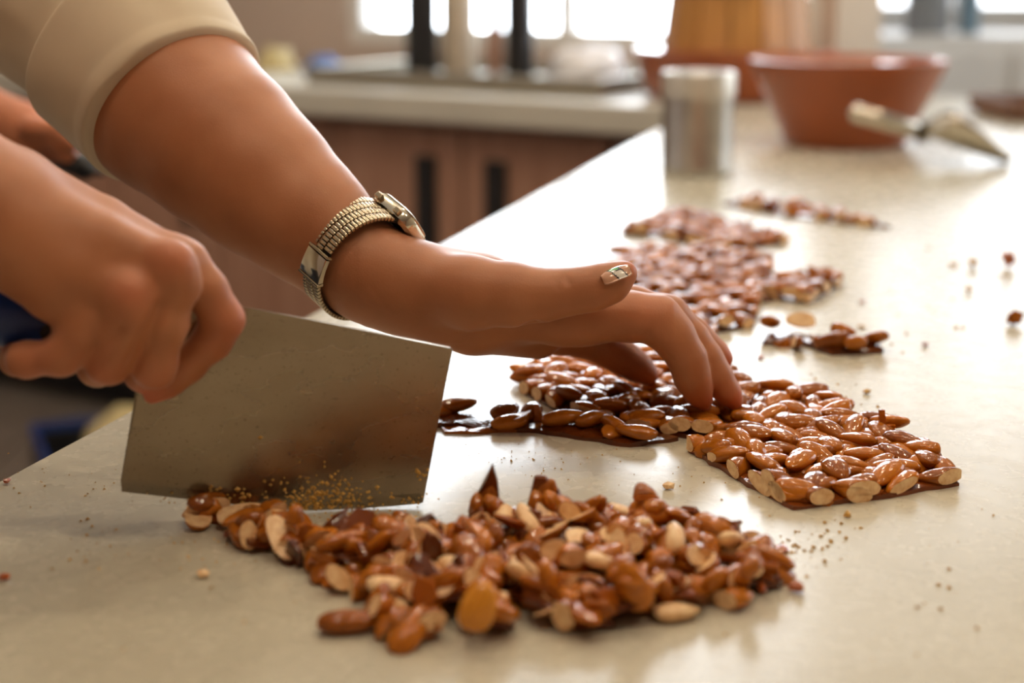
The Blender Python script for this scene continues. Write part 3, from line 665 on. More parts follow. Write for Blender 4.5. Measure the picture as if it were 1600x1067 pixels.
# ------------------------------------------------------------------ wristwatch
def build_watch():
    c = np.array(P(556, 405, 0.8745)); n = P(600, 440, 0.868) - P(500, 355, 0.885); n /= np.linalg.norm(n)
    n = n - FW * 0.36; n /= np.linalg.norm(n)                                  # axis of the bracelet, towards the hand
    dor = UP * 0.76 + RI * 0.65 + FW * 0.25; dor -= n * (dor @ n); dor /= np.linalg.norm(dor)   # back of the wrist
    near = np.cross(dor, n); near = near if near @ FW < 0 else -near
    Rd, Rn = 0.0325, 0.0325
    M = Matrix((( *[float(q) for q in dor], 0), (*[float(q) for q in near], 0), (*[float(q) for q in n], 0), (0, 0, 0, 1))).transposed(); M.translation = V3(c)
    e = empty('wristwatch'); e.matrix_world = M; tag(e, 'gold-toned steel wristwatch with a linked bracelet on the wrist', 'watch')
    # local: x = dorsal, y = towards the viewer, z = along the arm
    LW = 0.0255; rows = 44; me = [None, None]
    def place(o, a, r, z):
        o.location = (r * math.cos(a), r * math.sin(a), z); o.rotation_euler = (0, 0, a)
    tot = 2 * math.pi; a0 = math.radians(27); a1 = math.radians(115); pitch = (a1 - a0) / 20
    ncol = 4; lw = LW / ncol
    def link_piece(a, z, wz, len_):
        key = (round(wz, 5), round(len_, 5))
        if key not in cache:
            bm = bmesh.new(); box(bm, 0, 0, 0, 0.0024, len_, wz, bev=0.0006); o = link_bm('link', bm, 'watch_steel', e, True); o.data.set_sharp_from_angle(angle=math.radians(45)); cache[key] = o.data
        else: o = bpy.data.objects.new('link', cache[key]); COL.objects.link(o); o.parent = e
        place(o, a, Rd, z)
    cache = {}
    ln = pitch * Rd
    def span(b0, b1):
        k = int(round((b1 - b0) / pitch))
        for i in range(k):
            for j in range(ncol):
                a = b0 + (i + 0.5 + (0.5 if j % 2 else 0)) * pitch
                if a > b1 - 0.2 * pitch and j % 2: continue
                link_piece(a, (j - (ncol - 1) / 2) * lw, lw * 0.93, ln * 0.92)
    span(a0, a1); span(math.radians(148), math.radians(148) + pitch * 38)
    # lining under the links so that no gaps show
    V = []; Fc = []; seg = 60; b0 = math.radians(20); b1 = math.radians(330)
    for k in range(seg + 1):
        a = b0 + (b1 - b0) * k / seg
        for r, z in ((Rd - 0.0016, -LW * .47), (Rd - 0.0004, -LW * .47), (Rd - 0.0004, LW * .47), (Rd - 0.0016, LW * .47)): V.append((r * math.cos(a), r * math.sin(a), z))
    for k in range(seg):
        for j in range(4): Fc.append((k * 4 + j, k * 4 + (j + 1) % 4, k * 4 + 4 + (j + 1) % 4, k * 4 + 4 + j))
    link_mesh('bracelet_lining', V, Fc, 'watch_inside', e, False)
    # folding clasp
    V = []; Fc = []; seg = 8; b0 = math.radians(119); b1 = math.radians(144); hw = LW * 0.55
    for k in range(seg + 1):
        a = b0 + (b1 - b0) * k / seg; rr = Rd + 0.0022
        for r, z in ((rr - 0.003, -hw), (rr - .0004, -hw), (rr, -hw + .0008), (rr, hw - .0008), (rr - .0004, hw), (rr - 0.003, hw)): V.append((r * math.cos(a), r * math.sin(a), z))
    for k in range(seg):
        for j in range(6): Fc.append((k * 6 + j, k * 6 + (j + 1) % 6, k * 6 + 6 + (j + 1) % 6, k * 6 + 6 + j))
    Fc += [tuple(range(6)), tuple(seg * 6 + j for j in range(6))]
    cl = link_mesh('clasp', V, Fc, 'watch_polish', e, True); cl.data.set_sharp_from_angle(angle=math.radians(30)); cl['label'] = 'plain polished clasp plate'
    for a in (116.5, 146.5):
        bm = bmesh.new(); box(bm, 0, 0, 0, 0.0042, 0.0018, hw * 2, bev=0.0005); o = link_bm('clasp_bar', bm, 'watch_steel', cl); place(o, math.radians(a), Rd + 0.0004, 0)
    # case over the back of the wrist
    def plate(nm, x0, x1, wy, wz, rad, mat, par):
        bm = bmesh.new(); pts = []
        for cy, cz, s in ((1, 1, 0), (-1, 1, 90), (-1, -1, 180), (1, -1, 270)):
            for k in range(7):
                t = math.radians(s + 15 * k); pts.append((cy * (wy / 2 - rad) + rad * math.cos(t), cz * (wz / 2 - rad) + rad * math.sin(t)))
        rings = [(x0, 0.90), (x0 + (x1 - x0) * .25, 1.0), (x0 + (x1 - x0) * .75, 1.0), (x1, 0.93)]
        vv = [[bm.verts.new((x, y * s, z * s)) for y, z in pts] for x, s in rings]; m = len(pts)
        for i in range(3):
            for k in range(m): bm.faces.new((vv[i][k], vv[i][(k + 1) % m], vv[i + 1][(k + 1) % m], vv[i + 1][k]))
        bm.faces.new(vv[0][::-1]); bm.faces.new(vv[-1])
        o = link_bm(nm, bm, mat, par, True); o.data.set_sharp_from_angle(angle=math.radians(35)); return o
    cs = plate('case', Rd - 0.0035, Rd + 0.0045, 0.031, 0.036, 0.010, 'watch_polish', e); plate('bezel', Rd + 0.0042, Rd + 0.0064, 0.027, 0.031, 0.009, 'watch_steel', cs); plate('crystal', Rd + 0.0060, Rd + 0.0070, 0.022, 0.026, 0.007, 'dial', cs)
    for z in (-0.009, 0.009):
        bm = bmesh.new(); box(bm, Rd + 0.001, 0.0165, z, 0.004, 0.003, 0.0045, bev=0.0008); link_bm('button', bm, 'watch_steel', cs)
build_watch()

# ------------------------------------------------------------------ almonds and brittle
RND = random.Random(11)
def almond_bm(seed, L=0.0240, Wd=0.0138, Tk=0.0087, nu=16, nv=11):
    r = random.Random(seed); bm = bmesh.new(); rings = []
    off = Vector((r.uniform(0, 50),) * 3)
    for i in range(1, nv):
        t = i / nv; x = -math.cos(math.pi * t) ; w_ = math.sin(math.pi * t) ** 0.82 * (1.0 - 0.16 * x) * (1 if x < 0.6 else 1 - 0.25 * (x - 0.6)) * 1.04
        ring = []
        for k in range(nu):
            a = 2 * math.pi * k / nu; c = Vector((x * L / 2, w_ * Wd / 2 * math.cos(a) * 0.92, w_ * Tk / 2 * math.sin(a) * 0.95))
            c *= 1 + 0.07 * mnoise.noise(c * 160 + off) + 0.02 * math.sin(5 * a)
            ring.append(bm.verts.new(c))
        rings.append(ring)
    a = bm.verts.new((-L / 2, 0, 0)); b = bm.verts.new((L / 2 * 1.03, 0, 0))
    for i in range(len(rings) - 1):
        for k in range(nu): bm.faces.new((rings[i][k], rings[i][(k + 1) % nu], rings[i + 1][(k + 1) % nu], rings[i + 1][k]))
    for k in range(nu): bm.faces.new((rings[0][(k + 1) % nu], rings[0][k], a)); bm.faces.new((rings[-1][k], rings[-1][(k + 1) % nu], b))
    for f in bm.faces: f.smooth = True
    bmesh.ops.recalc_face_normals(bm, faces=bm.faces)
    return bm
def cut(bm, co, no):
    r = bmesh.ops.bisect_plane(bm, geom=bm.verts[:] + bm.edges[:] + bm.faces[:], plane_co=co, plane_no=no, clear_outer=True)
    es = [g for g in r['geom_cut'] if isinstance(g, bmesh.types.BMEdge)]
    if es:
        q = bmesh.ops.contextual_create(bm, geom=es)
        for f in q['faces']: f.material_index = 1; f.smooth = False
    return bm
def to_mesh(bm, name, mats=('almond_skin', 'almond_flesh')):
    me = bpy.data.meshes.new(name); bm.to_mesh(me); bm.free()
    for m in mats: me.materials.append(MATS[m])
    return me
WHOLE = [to_mesh(almond_bm(s, L=l, Wd=wd, Tk=tk), 'almond') for s, l, wd, tk in ((1, .0245, .0136, .0088), (2, .0235, .0146, .0084), (3, .0255, .0130, .0092), (4, .0220, .0128, .0088), (5, .024, .0150, .0086), (6, .026, .0138, .0082))]
HALF = []
for s, co, no in ((21, (0.002, 0, 0), (1, 0.2, 0)), (22, (-0.003, 0, 0), (1, -0.35, 0.2)), (23, (0, 0, 0.0005), (0, 0, 1)), (24, (0, 0.0005, 0), (0.1, 1, 0)), (25, (0.003, 0, 0), (-1, 0.3, 0)), (26, (0, 0, 0), (0.2, 0.3, 1)), (27, (0, 0, 0), (0.6, 0.8, 0)), (28, (-0.004, 0, 0), (1, 0, 0.3))):
    HALF.append(to_mesh(cut(almond_bm(s), Vector(co), Vector(no)), 'almond_piece'))
for s in (31, 32, 33, 34):
    b = cut(almond_bm(s), Vector((0.003, 0, 0)), Vector((1, 0.3 * (s - 32), 0))); b = cut(b, Vector((-0.004, 0, 0)), Vector((-1, 0.3, 0.2 * (s - 33)))); HALF.append(to_mesh(b, 'almond_piece'))
BLANCH = [to_mesh(almond_bm(s, L=.020, Wd=.011, Tk=.007), 'almond', ('almond_flesh', 'almond_flesh')) for s in (41, 42)]
AMBER = []
for s in range(51, 57):
    b = cut(almond_bm(s, L=.021, Wd=.013, Tk=.009), Vector((.002 * (s - 53), 0, 0)), Vector((1, .4 * (s - 53), .3))); b = cut(b, Vector((-.004, 0, 0)), Vector((-1, .5, .3 * (s - 54)))); AMBER.append(to_mesh(b, 'almond_piece', ('amber_caramel', 'almond_flesh')))
for s in range(61, 65):
    b = almond_bm(s, L=.019, Wd=.012, Tk=.005, nu=9, nv=6)
    for v in b.verts: v.co *= 1 + .45 * mnoise.noise(v.co * 260 + Vector((s, s, s)))
    for f_ in b.faces: f_.smooth = False
    AMBER.append(to_mesh(b, 'caramel_chip', ('amber_caramel' if s % 2 else 'caramel', 'almond_flesh')))
def put(name, me, parent, loc, rot):
    o = bpy.data.objects.new(name, me); COL.objects.link(o); o.parent = parent; o.location = tuple(map(float, loc)); o.rotation_euler = tuple(map(float, rot)); return o

def inside(pt, poly):
    c = False; n = len(poly)
    for i in range(n):
        x1, y1 = poly[i]; x2, y2 = poly[(i + 1) % n]
        if (y1 > pt[1]) != (y2 > pt[1]) and pt[0] < (x2 - x1) * (pt[1] - y1) / (y2 - y1) + x1: c = not c
    return c
def edge_dist(pt, a, b):
    a = np.array(a); b = np.array(b); d = b - a; t = np.clip(((pt - a) @ d) / (d @ d), 0, 1); return np.linalg.norm(pt - a - t * d)
def sheet(name, poly, th, mat, parent, rnd, step=0.006, rough=0.0012, jag=0.0012, wave=0.0):
    """caramel sheet with an uneven glassy top and a ragged rim"""
    out = []; n = len(poly)
    for i in range(n):
        a = np.array(poly[i]); b = np.array(poly[(i + 1) % n]); k = max(1, int(np.linalg.norm(b - a) / step))
        for j in range(k):
            p = a + (b - a) * j / k
            if j: p = p + np.array([rnd.uniform(-jag, jag), rnd.uniform(-jag, jag)])
            out.append(p)
    lo = np.min(out, 0); hi = np.max(out, 0); pts = list(out)
    x = lo[0]
    while x < hi[0]:
        y = lo[1]
        while y < hi[1]:
            p = np.array([x + rnd.uniform(-.3, .3) * step, y + rnd.uniform(-.3, .3) * step])
            if inside(p, out) and min(np.linalg.norm(p - o) for o in out) > step * 0.45: pts.append(p)
            y += step
        x += step
    m = len(out)
    r = delaunay_2d_cdt([Vector((float(p[0]), float(p[1]))) for p in pts], [(i, (i + 1) % m) for i in range(m)], [], 1, 1e-7)
    vv, fs, ov = r[0], r[2], r[3]
    rim = {i for i, o in enumerate(ov) if any(q < m for q in o)}
    V = []
    for i, v in enumerate(vv):
        z = th + rough * mnoise.noise(Vector((v.x * 160, v.y * 160, 1.7))) * 2
        if i in rim: z = th * rnd.uniform(0.5, 1.0)
        V.append((v.x, v.y, max(z, 0.0004) + wave * mnoise.noise(Vector((v.x * 40, v.y * 40, 4)))))
    k = len(V); V += [(v[0], v[1], 0.0 + max(0, wave * mnoise.noise(Vector((v[0] * 40, v[1] * 40, 4))))) for v in V[:k]]
    Fc = [tuple(f) for f in fs] + [tuple(i + k for i in f)[::-1] for f in fs]
    ec = {}
    for f in fs:
        for a, b in zip(f, f[1:] + f[:1]): ec[(a, b)] = 1
    for a, b in ec:
        if (b, a) not in ec: Fc.append((b, a, a + k, b + k))
    o = link_mesh(name, V, Fc, mat, parent); o.data.set_sharp_from_angle(angle=math.radians(50)); return o

def brittle(name, label, pix, cut_edges, n_al, seed, th=0.0032, group=None, zt=0.006, dmin=0.0115, cat='brittle', second=0.16, over=0.002):
    """a slab of almond brittle from its outline on the table; almonds over a knife-cut side are sliced by it"""
    rnd = random.Random(seed)
    poly = [G(x, y, zt)[:2] for x, y in pix]
    ar = sum(poly[i][0] * poly[(i + 1) % len(poly)][1] - poly[(i + 1) % len(poly)][0] * poly[i][1] for i in range(len(poly)))
    c = np.mean(poly, 0); loc = [p - c for p in poly]; idx = list(range(len(loc)))
    e = empty(name, (c[0], c[1], 0.0)); tag(e, label, cat, group)
    L2 = loc if ar > 0 else loc[::-1]
    sheet('caramel', L2, th, 'caramel', e, rnd)
    lo = np.min(loc, 0) - 0.003; hi = np.max(loc, 0) + 0.003; placed = []; tries = 0
    while len(placed) < n_al and tries < 9000:
        tries += 1
        p = np.array([rnd.uniform(lo[0], hi[0]), rnd.uniform(lo[1], hi[1])])
        if not inside(p, loc): continue
        lay = 1 if rnd.random() < second else 0
        dm = dmin * (1.0 if tries < 4000 else 0.8)
        if any(np.linalg.norm(p - q[0]) < dm and q[1] == lay for q in placed): continue
        ed = [(edge_dist(p, loc[i], loc[(i + 1) % len(loc)]), i) for i in idx]; ed.sort()
        if ed[0][1] not in cut_edges and ed[0][0] < over: continue
        rz = rnd.uniform(0, 2 * math.pi); rot = Euler((rnd.gauss(0, .25), rnd.gauss(0, .16), rz))
        z = th * 0.55 + 0.0033 + lay * rnd.uniform(0.0022, 0.004) + rnd.uniform(-.0004, .0006)
        M = Matrix.Translation((p[0], p[1], z)) @ rot.to_matrix().to_4x4()
        cutp = []
        for d, i in ed[:3]:
            if i in cut_edges and d < 0.0105:
                a = loc[i]; b = loc[(i + 1) % len(loc)]; t = (b - a) / np.linalg.norm(b - a); nn = np.array([t[1], -t[0]]) * (1 if ar > 0 else -1)
                cutp.append((Vector((a[0] + nn[0] * .0006, a[1] + nn[1] * .0006, 0)), Vector((nn[0], nn[1], 0.0))))
        if cutp:
            bm = almond_bm(rnd.randint(100, 10000)); bmesh.ops.transform(bm, matrix=M, verts=bm.verts)
            for co, no in cutp: cut(bm, co, no)
            if not bm.verts: bm.free(); continue
            bmesh.ops.transform(bm, matrix=M.inverted(), verts=bm.verts); me = to_mesh(bm, 'almond')
        else: me = rnd.choice(WHOLE)
        put('almond', me, e, (p[0], p[1], z), rot); placed.append((p, lay))
    return e, loc, rnd
def shard(name, pts, th, mat, parent, rnd=None):
    """broken splinter of hard caramel: an outline in x,z given thickness in y"""
    V = []; n = len(pts)
    for s in (-1, 1):
        for x, z in pts: V.append((x, s * th / 2 * (0.55 if z > max(q[1] for q in pts) * .8 else 1), z))
    Fc = [tuple(range(n)), tuple(range(n, 2 * n))[::-1]] + [((i + 1) % n, i, i + n, (i + 1) % n + n) for i in range(n)]
    return link_mesh(name, V, Fc, mat, parent, False)

def build_brittle():
    brittle('brittle_slab', 'square-cut almond brittle slab nearest the right side, sliced almonds along its cut edges', [(1075, 690), (1160, 738), (1240, 780), (1370, 764), (1500, 742), (1440, 690), (1378, 648), (1230, 668)], {0, 1, 2, 3, 4, 7}, 74, 5, group='almond brittle slabs', dmin=0.0140)
    brittle('brittle_slab', 'large almond brittle slab under the fingertips of the watch hand', [(812, 598), (858, 622), (905, 646), (1010, 664), (1150, 678), (1290, 684), (1338, 664), (1308, 632), (1262, 608), (1190, 594), (1090, 566), (985, 545), (900, 548), (822, 566)], {0, 1, 2, 3}, 150, 6, group='almond brittle slabs', dmin=0.0140)
    brittle('brittle_slab', 'far almond brittle slab seen just above the thumb, with a long right arm', [(960, 395), (1010, 388), (1110, 386), (1190, 398), (1215, 432), (1290, 424), (1320, 434), (1265, 464), (1215, 458), (1190, 462), (1178, 500), (1120, 508), (1118, 545), (1050, 530), (1000, 470), (950, 430)], {5, 6, 7, 9, 10, 11}, 190, 7, group='almond brittle slabs', dmin=0.0140)
    brittle('brittle_slab', 'farthest flat piece of almond brittle with a straight front edge', [(968, 358), (1030, 362), (1130, 385), (1228, 372), (1150, 350), (1090, 328), (1045, 330)], {0, 1, 2}, 80, 8, group='almond brittle slabs', dmin=0.0145)
    brittle('brittle_strip', 'thin almond brittle strip lying farthest back, in front of the bowl', [(1130, 312), (1230, 330), (1392, 349), (1370, 341), (1250, 316), (1150, 306)], {0, 1}, 30, 9, dmin=0.012)
    # strip pushed off by the blade
    e, loc, rnd = brittle('brittle_strip', 'narrow trimmed brittle strip running right from the cleaver blade', [(668, 662), (760, 668), (840, 672), (900, 682), (985, 694), (1060, 684), (1010, 672), (940, 660), (850, 652), (800, 640), (740, 648), (668, 640)], set(), 4, 10, th=0.0035, zt=0.002, second=0.0, over=0.0008, dmin=0.013)
    for x, y, me, rx, rz in ((714, 636, WHOLE[0], 0, .2), (790, 646, WHOLE[1], .2, 1.0), (815, 652, HALF[3], 1.3, 1.2), (880, 656, WHOLE[2], 0, .1), (925, 658, WHOLE[3], -.2, .5), (960, 668, WHOLE[1], .9, 2.2), (995, 678, WHOLE[4], .15, 2.9)):
        g = G(x, y, 0.006); put('almond', me, e, (g[0] - e.location.x, g[1] - e.location.y, 0.0075), (rx, -.1, rz))
    o = sheet('amber_sliver', [G(x, y)[:2] - np.array(e.location[:2]) for x, y in ((690, 672), (745, 668), (820, 675), (760, 678), (695, 678))][::1], 0.0022, 'amber_caramel', e, rnd, 0.005)
    s = shard('amber_spike', [(-.002, 0), (.003, 0), (.0035, .006), (.001, .012), (-.0015, .012), (-.001, .005)], .003, 'amber_caramel', e); g = G(838, 664); s.location = (g[0] - e.location.x, g[1] - e.location.y, 0.001)
    # splinters at the rim of the near slabs
    k = empty('caramel_splinter', G(1378, 690, 0)); tag(k, 'upright amber splinter at the back corner of the square slab', 'splinter'); k.location.z = 0.006
    shard('splinter', [(-.004, 0), (.006, 0), (.007, .004), (.0015, .004), (.0005, .013), (-.003, .013), (-.002, .005)], .003, 'amber_caramel', k)
    k = empty('caramel_splinter', G(1270, 788)); tag(k, 'flat amber caramel chip in front of the square slab', 'splinter')
    shard('splinter', [(-.013, 0), (.008, 0), (.010, .002), (.002, .0035), (-.002, .0075), (-.005, .004)], .006, 'amber_caramel', k)
    k = empty('caramel_splinter', G(1335, 777)); tag(k, 'long low amber sliver along the front edge of the square slab', 'splinter')
    shard('splinter', [(-.022, 0), (.012, 0), (.014, .004), (.003, .0045), (-.01, .003)], .005, 'amber_caramel', k)
    # scraps lying behind
    e = empty('brittle_scrap', G(1285, 545)); tag(e, 'broken line of brittle scraps right of the fingertips', 'brittle'); rnd = random.Random(5)
    sheet('caramel', [G(x, y)[:2] - np.array(e.location[:2]) for x, y in ((1190, 540), (1245, 538), (1300, 556), (1380, 552), (1375, 540), (1330, 536), (1260, 528), (1200, 524))], 0.004, 'caramel', e, rnd)
    for x, y, z, q in ((1205, 520, .010, 0), (1215, 535, .006, 1), (1250, 520, .012, 2), (1262, 538, .006, 4), (1300, 545, .008, 5), (1318, 538, .014, 3), (1340, 548, .008, 0), (1365, 540, .008, 1), (1240, 540, .005, 3)):
        g = G(x, y + 5, 0.0); put('almond', WHOLE[q] if rnd.random() < .6 else HALF[q], e, (g[0] - e.location.x, g[1] - e.location.y, z), (rnd.gauss(0, .6), rnd.gauss(0, .5), rnd.uniform(0, 6)))
build_brittle()

def build_pile():
    rnd = random.Random(23)
    foot = [(318, 830), (410, 836), (480, 858), (600, 858), (700, 852), (790, 840), (900, 826), (1010, 824), (1100, 838), (1165, 866), (1215, 876), (1205, 915), (1120, 962), (1060, 972), (985, 984), (850, 992), (740, 994), (630, 1004), (560, 985), (590, 955), (520, 915), (470, 882), (350, 846)]
    poly = [G(x, y)[:2] for x, y in foot]
    lab = 'sticky chunk of chopped almond brittle in the front pile'; grp = 'brittle chunks in the chopped pile'
    lo = np.min(poly, 0); hi = np.max(poly, 0)
    def depth(p):
        return min(edge_dist(p, poly[i], poly[(i + 1) % len(poly)]) for i in range(len(poly)))
    def where(p):
        q = np.array([p[0], p[1], 0.01]) - CAM; d = q @ FW; X = 800 + F * (q @ RI) / d; Y = 533.5 - F * (q @ UP) / d
        row = 'back' if Y < 878 else 'middle' if Y < 930 else 'front'
        return row, X
    todo = {}
    def chunk(c, r, z0, n, lab_, g_=grp, tilt=0.3):
        e = empty('brittle_chunk', (c[0], c[1], z0), rnd.uniform(0, 6)); tag(e, lab_, 'brittle', g_)
        e.rotation_euler = (rnd.gauss(0, tilt), rnd.gauss(0, tilt), rnd.uniform(0, 6))
        k = rnd.randint(6, 8); pl = [np.array([r * rnd.uniform(.6, 1.15) * math.cos(2 * math.pi * i / k), r * rnd.uniform(.6, 1.15) * math.sin(2 * math.pi * i / k)]) for i in range(k)]
        sheet('caramel', pl, 0.0040, rnd.choice(['caramel', 'caramel', 'amber_caramel']), e, rnd, 0.005, wave=0.003)
        for _ in range(1 if tilt > .2 else 0):          # a jagged splinter of clear caramel
            m_ = rnd.randint(5, 7); w0 = r * rnd.uniform(.5, .9)
            pl = [(w0 * rnd.uniform(.5, 1.2) * math.cos(2 * math.pi * i / m_), w0 * rnd.uniform(.4, 1.2) * math.sin(2 * math.pi * i / m_)) for i in range(m_)]
            sp = shard('caramel_splinter', pl, rnd.uniform(.0025, .005), rnd.choice(['amber_caramel', 'amber_caramel', 'caramel']), e); a = rnd.uniform(0, 6.28)
            sp.location = (r * .6 * math.cos(a), r * .6 * math.sin(a), rnd.uniform(.006, .010)); sp.rotation_euler = (rnd.uniform(-.9, .9) + 1.57 * (rnd.random() < .6), rnd.uniform(-.5, .5), rnd.uniform(0, 6.28))
            bv = sp.modifiers.new('bevel', 'BEVEL'); bv.width = 0.0005; bv.segments = 1
        for i in range(n):
            a = rnd.uniform(0, 6.28); q = r * math.sqrt(rnd.random()) * 0.9
            me = rnd.choice(WHOLE[:3] + HALF + HALF + AMBER)
            put('almond_piece', me, e, (q * math.cos(a), q * math.sin(a), rnd.uniform(.003, .009)), (rnd.gauss(0, .6) * (1 if tilt > .2 else .35), rnd.gauss(0, .5) * (1 if tilt > .2 else .2), rnd.uniform(0, 6.28)))
        return e
    # the long left tail of the pile, then the body of it
    for x, y, r, n in ((335, 812, .010, 4), (378, 816, .011, 3), (412, 830, .012, 4), (385, 842, .011, 3), (450, 846, .011, 3)):
        g = G(x, y); chunk(g, r, 0.0015, n, {335: 'leftmost brittle chunk of the thin tail under the blade edge', 378: 'second brittle chunk of the tail from the left, against the blade', 412: 'middle brittle chunk of the tail, below the stuck crumbs', 385: 'nearest brittle chunk of the tail, below its second chunk', 450: 'last brittle chunk of the tail where it joins the pile'}[x], 'brittle chunks in the left tail', 0.1)
    pts = []; tries = 0
    while len(pts) < 46 and tries < 4000:
        tries += 1; p = np.array([rnd.uniform(lo[0], hi[0]), rnd.uniform(lo[1], hi[1])])
        if not inside(p, poly) or depth(p) < 0.006 or any(np.linalg.norm(p - q) < 0.0140 for q in pts): continue
        pts.append(p); d = depth(p)
        ck = chunk(p, rnd.uniform(.011, .016), 0.0015 + min(d, .02) * rnd.uniform(0.05, 0.35), rnd.randint(4, 6), lab); todo.setdefault(('sticky brittle chunk', where(p)[0]), []).append((where(p)[1], ck))
    # loose chopped pieces on and around it
    n = 0; tries = 0
    while n < 130 and tries < 5000:
        tries += 1; p = np.array([rnd.uniform(lo[0], hi[0]), rnd.uniform(lo[1], hi[1])])
        if not inside(p, poly): continue
        d = depth(p); me = rnd.choice(HALF + HALF + HALF + AMBER + AMBER + WHOLE[:3] + BLANCH * 4)
        z = 0.0045 + (min(d, .022) / .022) ** 0.7 * rnd.uniform(0.004, 0.016) if d > .005 else 0.0045
        o = put('chopped_almond', me, None, (p[0], p[1], z), (rnd.gauss(0, .5) + (math.pi if rnd.random() < .3 else 0), rnd.gauss(0, .4), rnd.uniform(0, 6.28)))
        kd = 'pale skinless' if me in BLANCH else 'amber-coated' if me in AMBER else 'cut-open' if me in HALF else 'whole glazed'; tag(o, 'loose almond', 'almond', 'loose almond pieces in the chopped pile'); todo.setdefault(('loose %s almond' % kd, where(p)[0]), []).append((where(p)[1], o)); n += 1
    words = 'leftmost second third fourth fifth sixth seventh eighth ninth tenth eleventh twelfth thirteenth fourteenth fifteenth sixteenth seventeenth eighteenth nineteenth twentieth'.split()
    for (kd, row), it in todo.items():
        it.sort(key=lambda q: q[0])
        for i, (_, o) in enumerate(it):
            t_, u_ = divmod(i + 1, 10)
            w_ = words[i] if i < 20 else ('thirtieth fortieth fiftieth sixtieth'.split()[t_ - 3] if u_ == 0 else 'twenty thirty forty fifty sixty'.split()[t_ - 2] + '-' + ('first' if u_ == 1 else words[u_ - 1]))
            o['label'] = '%s %s%s along the %s of the chopped front pile' % (w_, kd, '' if i == 0 else ' from the left', row)
    def single(x, y, me, z, rot, label):
        g = G(x, y, z); o = put('chopped_almond', me, None, (g[0], g[1], z), rot); tag(o, label, 'almond'); return o
    single(748, 948, to_mesh(almond_bm(77, L=.021, Wd=.0155, Tk=.011), 'almond', ('golden_almond', 'almond_flesh')), 0.017, (1.1, -1.2, .5), 'golden round-ended almond standing at the front of the pile')
    single(545, 970, WHOLE[2], 0.0048, (0.1, 0, 0.1), 'glazed almond lying at the lower left corner of the pile')
    single(640, 985, WHOLE[0], 0.006, (0.3, -.5, 1.0), 'dark glazed almond tipped at the frontmost edge of the pile')
    single(1057, 955, BLANCH[0], 0.0040, (0.0, 0, .25), 'pale blanched almond at the right front of the pile')
    single(1010, 940, HALF[5], 0.0050, (0.1, 0, -.2), 'split almond half beside the pale blanched almond')
    single(610, 915, BLANCH[1], 0.011, (0.2, 0.1, .1), 'pale almond on the left shoulder of the pile, above the corner almond')
    single(672, 920, BLANCH[0], 0.010, (0.1, 0, .45), 'pale slanting almond left of the golden almond')
    # two tall shards stuck upright
    for x, y, sc, pts, lb in ((757, 838, 1.0, [(-.010, 0), (.009, 0), (.0075, .012), (.0065, .024), (.004, .0325), (.001, .026), (-.004, .016)], 'tall pointed brittle shard standing up from the pile, left of the two'),
                              (848, 832, 1.0, [(-.006, .0), (.011, 0), (.0125, .008), (.008, .017), (.001, .0245), (-.004, .0245), (-.0065, .014)], 'broad blunt brittle shard standing up from the pile, right of the two')):
        g = G(x, y); k = empty('brittle_shard', (g[0], g[1], 0.004)); tag(k, lb, 'brittle'); s = shard('caramel', pts, .007, 'caramel', k)
        bv = s.modifiers.new('bevel', 'BEVEL'); bv.width = 0.001; bv.segments = 2
        put('almond_piece', HALF[1], k, (.001, -.004, .008), (.5, 1.0, .2)); put('almond_piece', HALF[6], k, (.006, -.003, .011), (.8, .6, 1.2)); put('almond_piece', WHOLE[3], k, (.0, -.001, .013), (1.5, -1.15, 0))
build_pile()

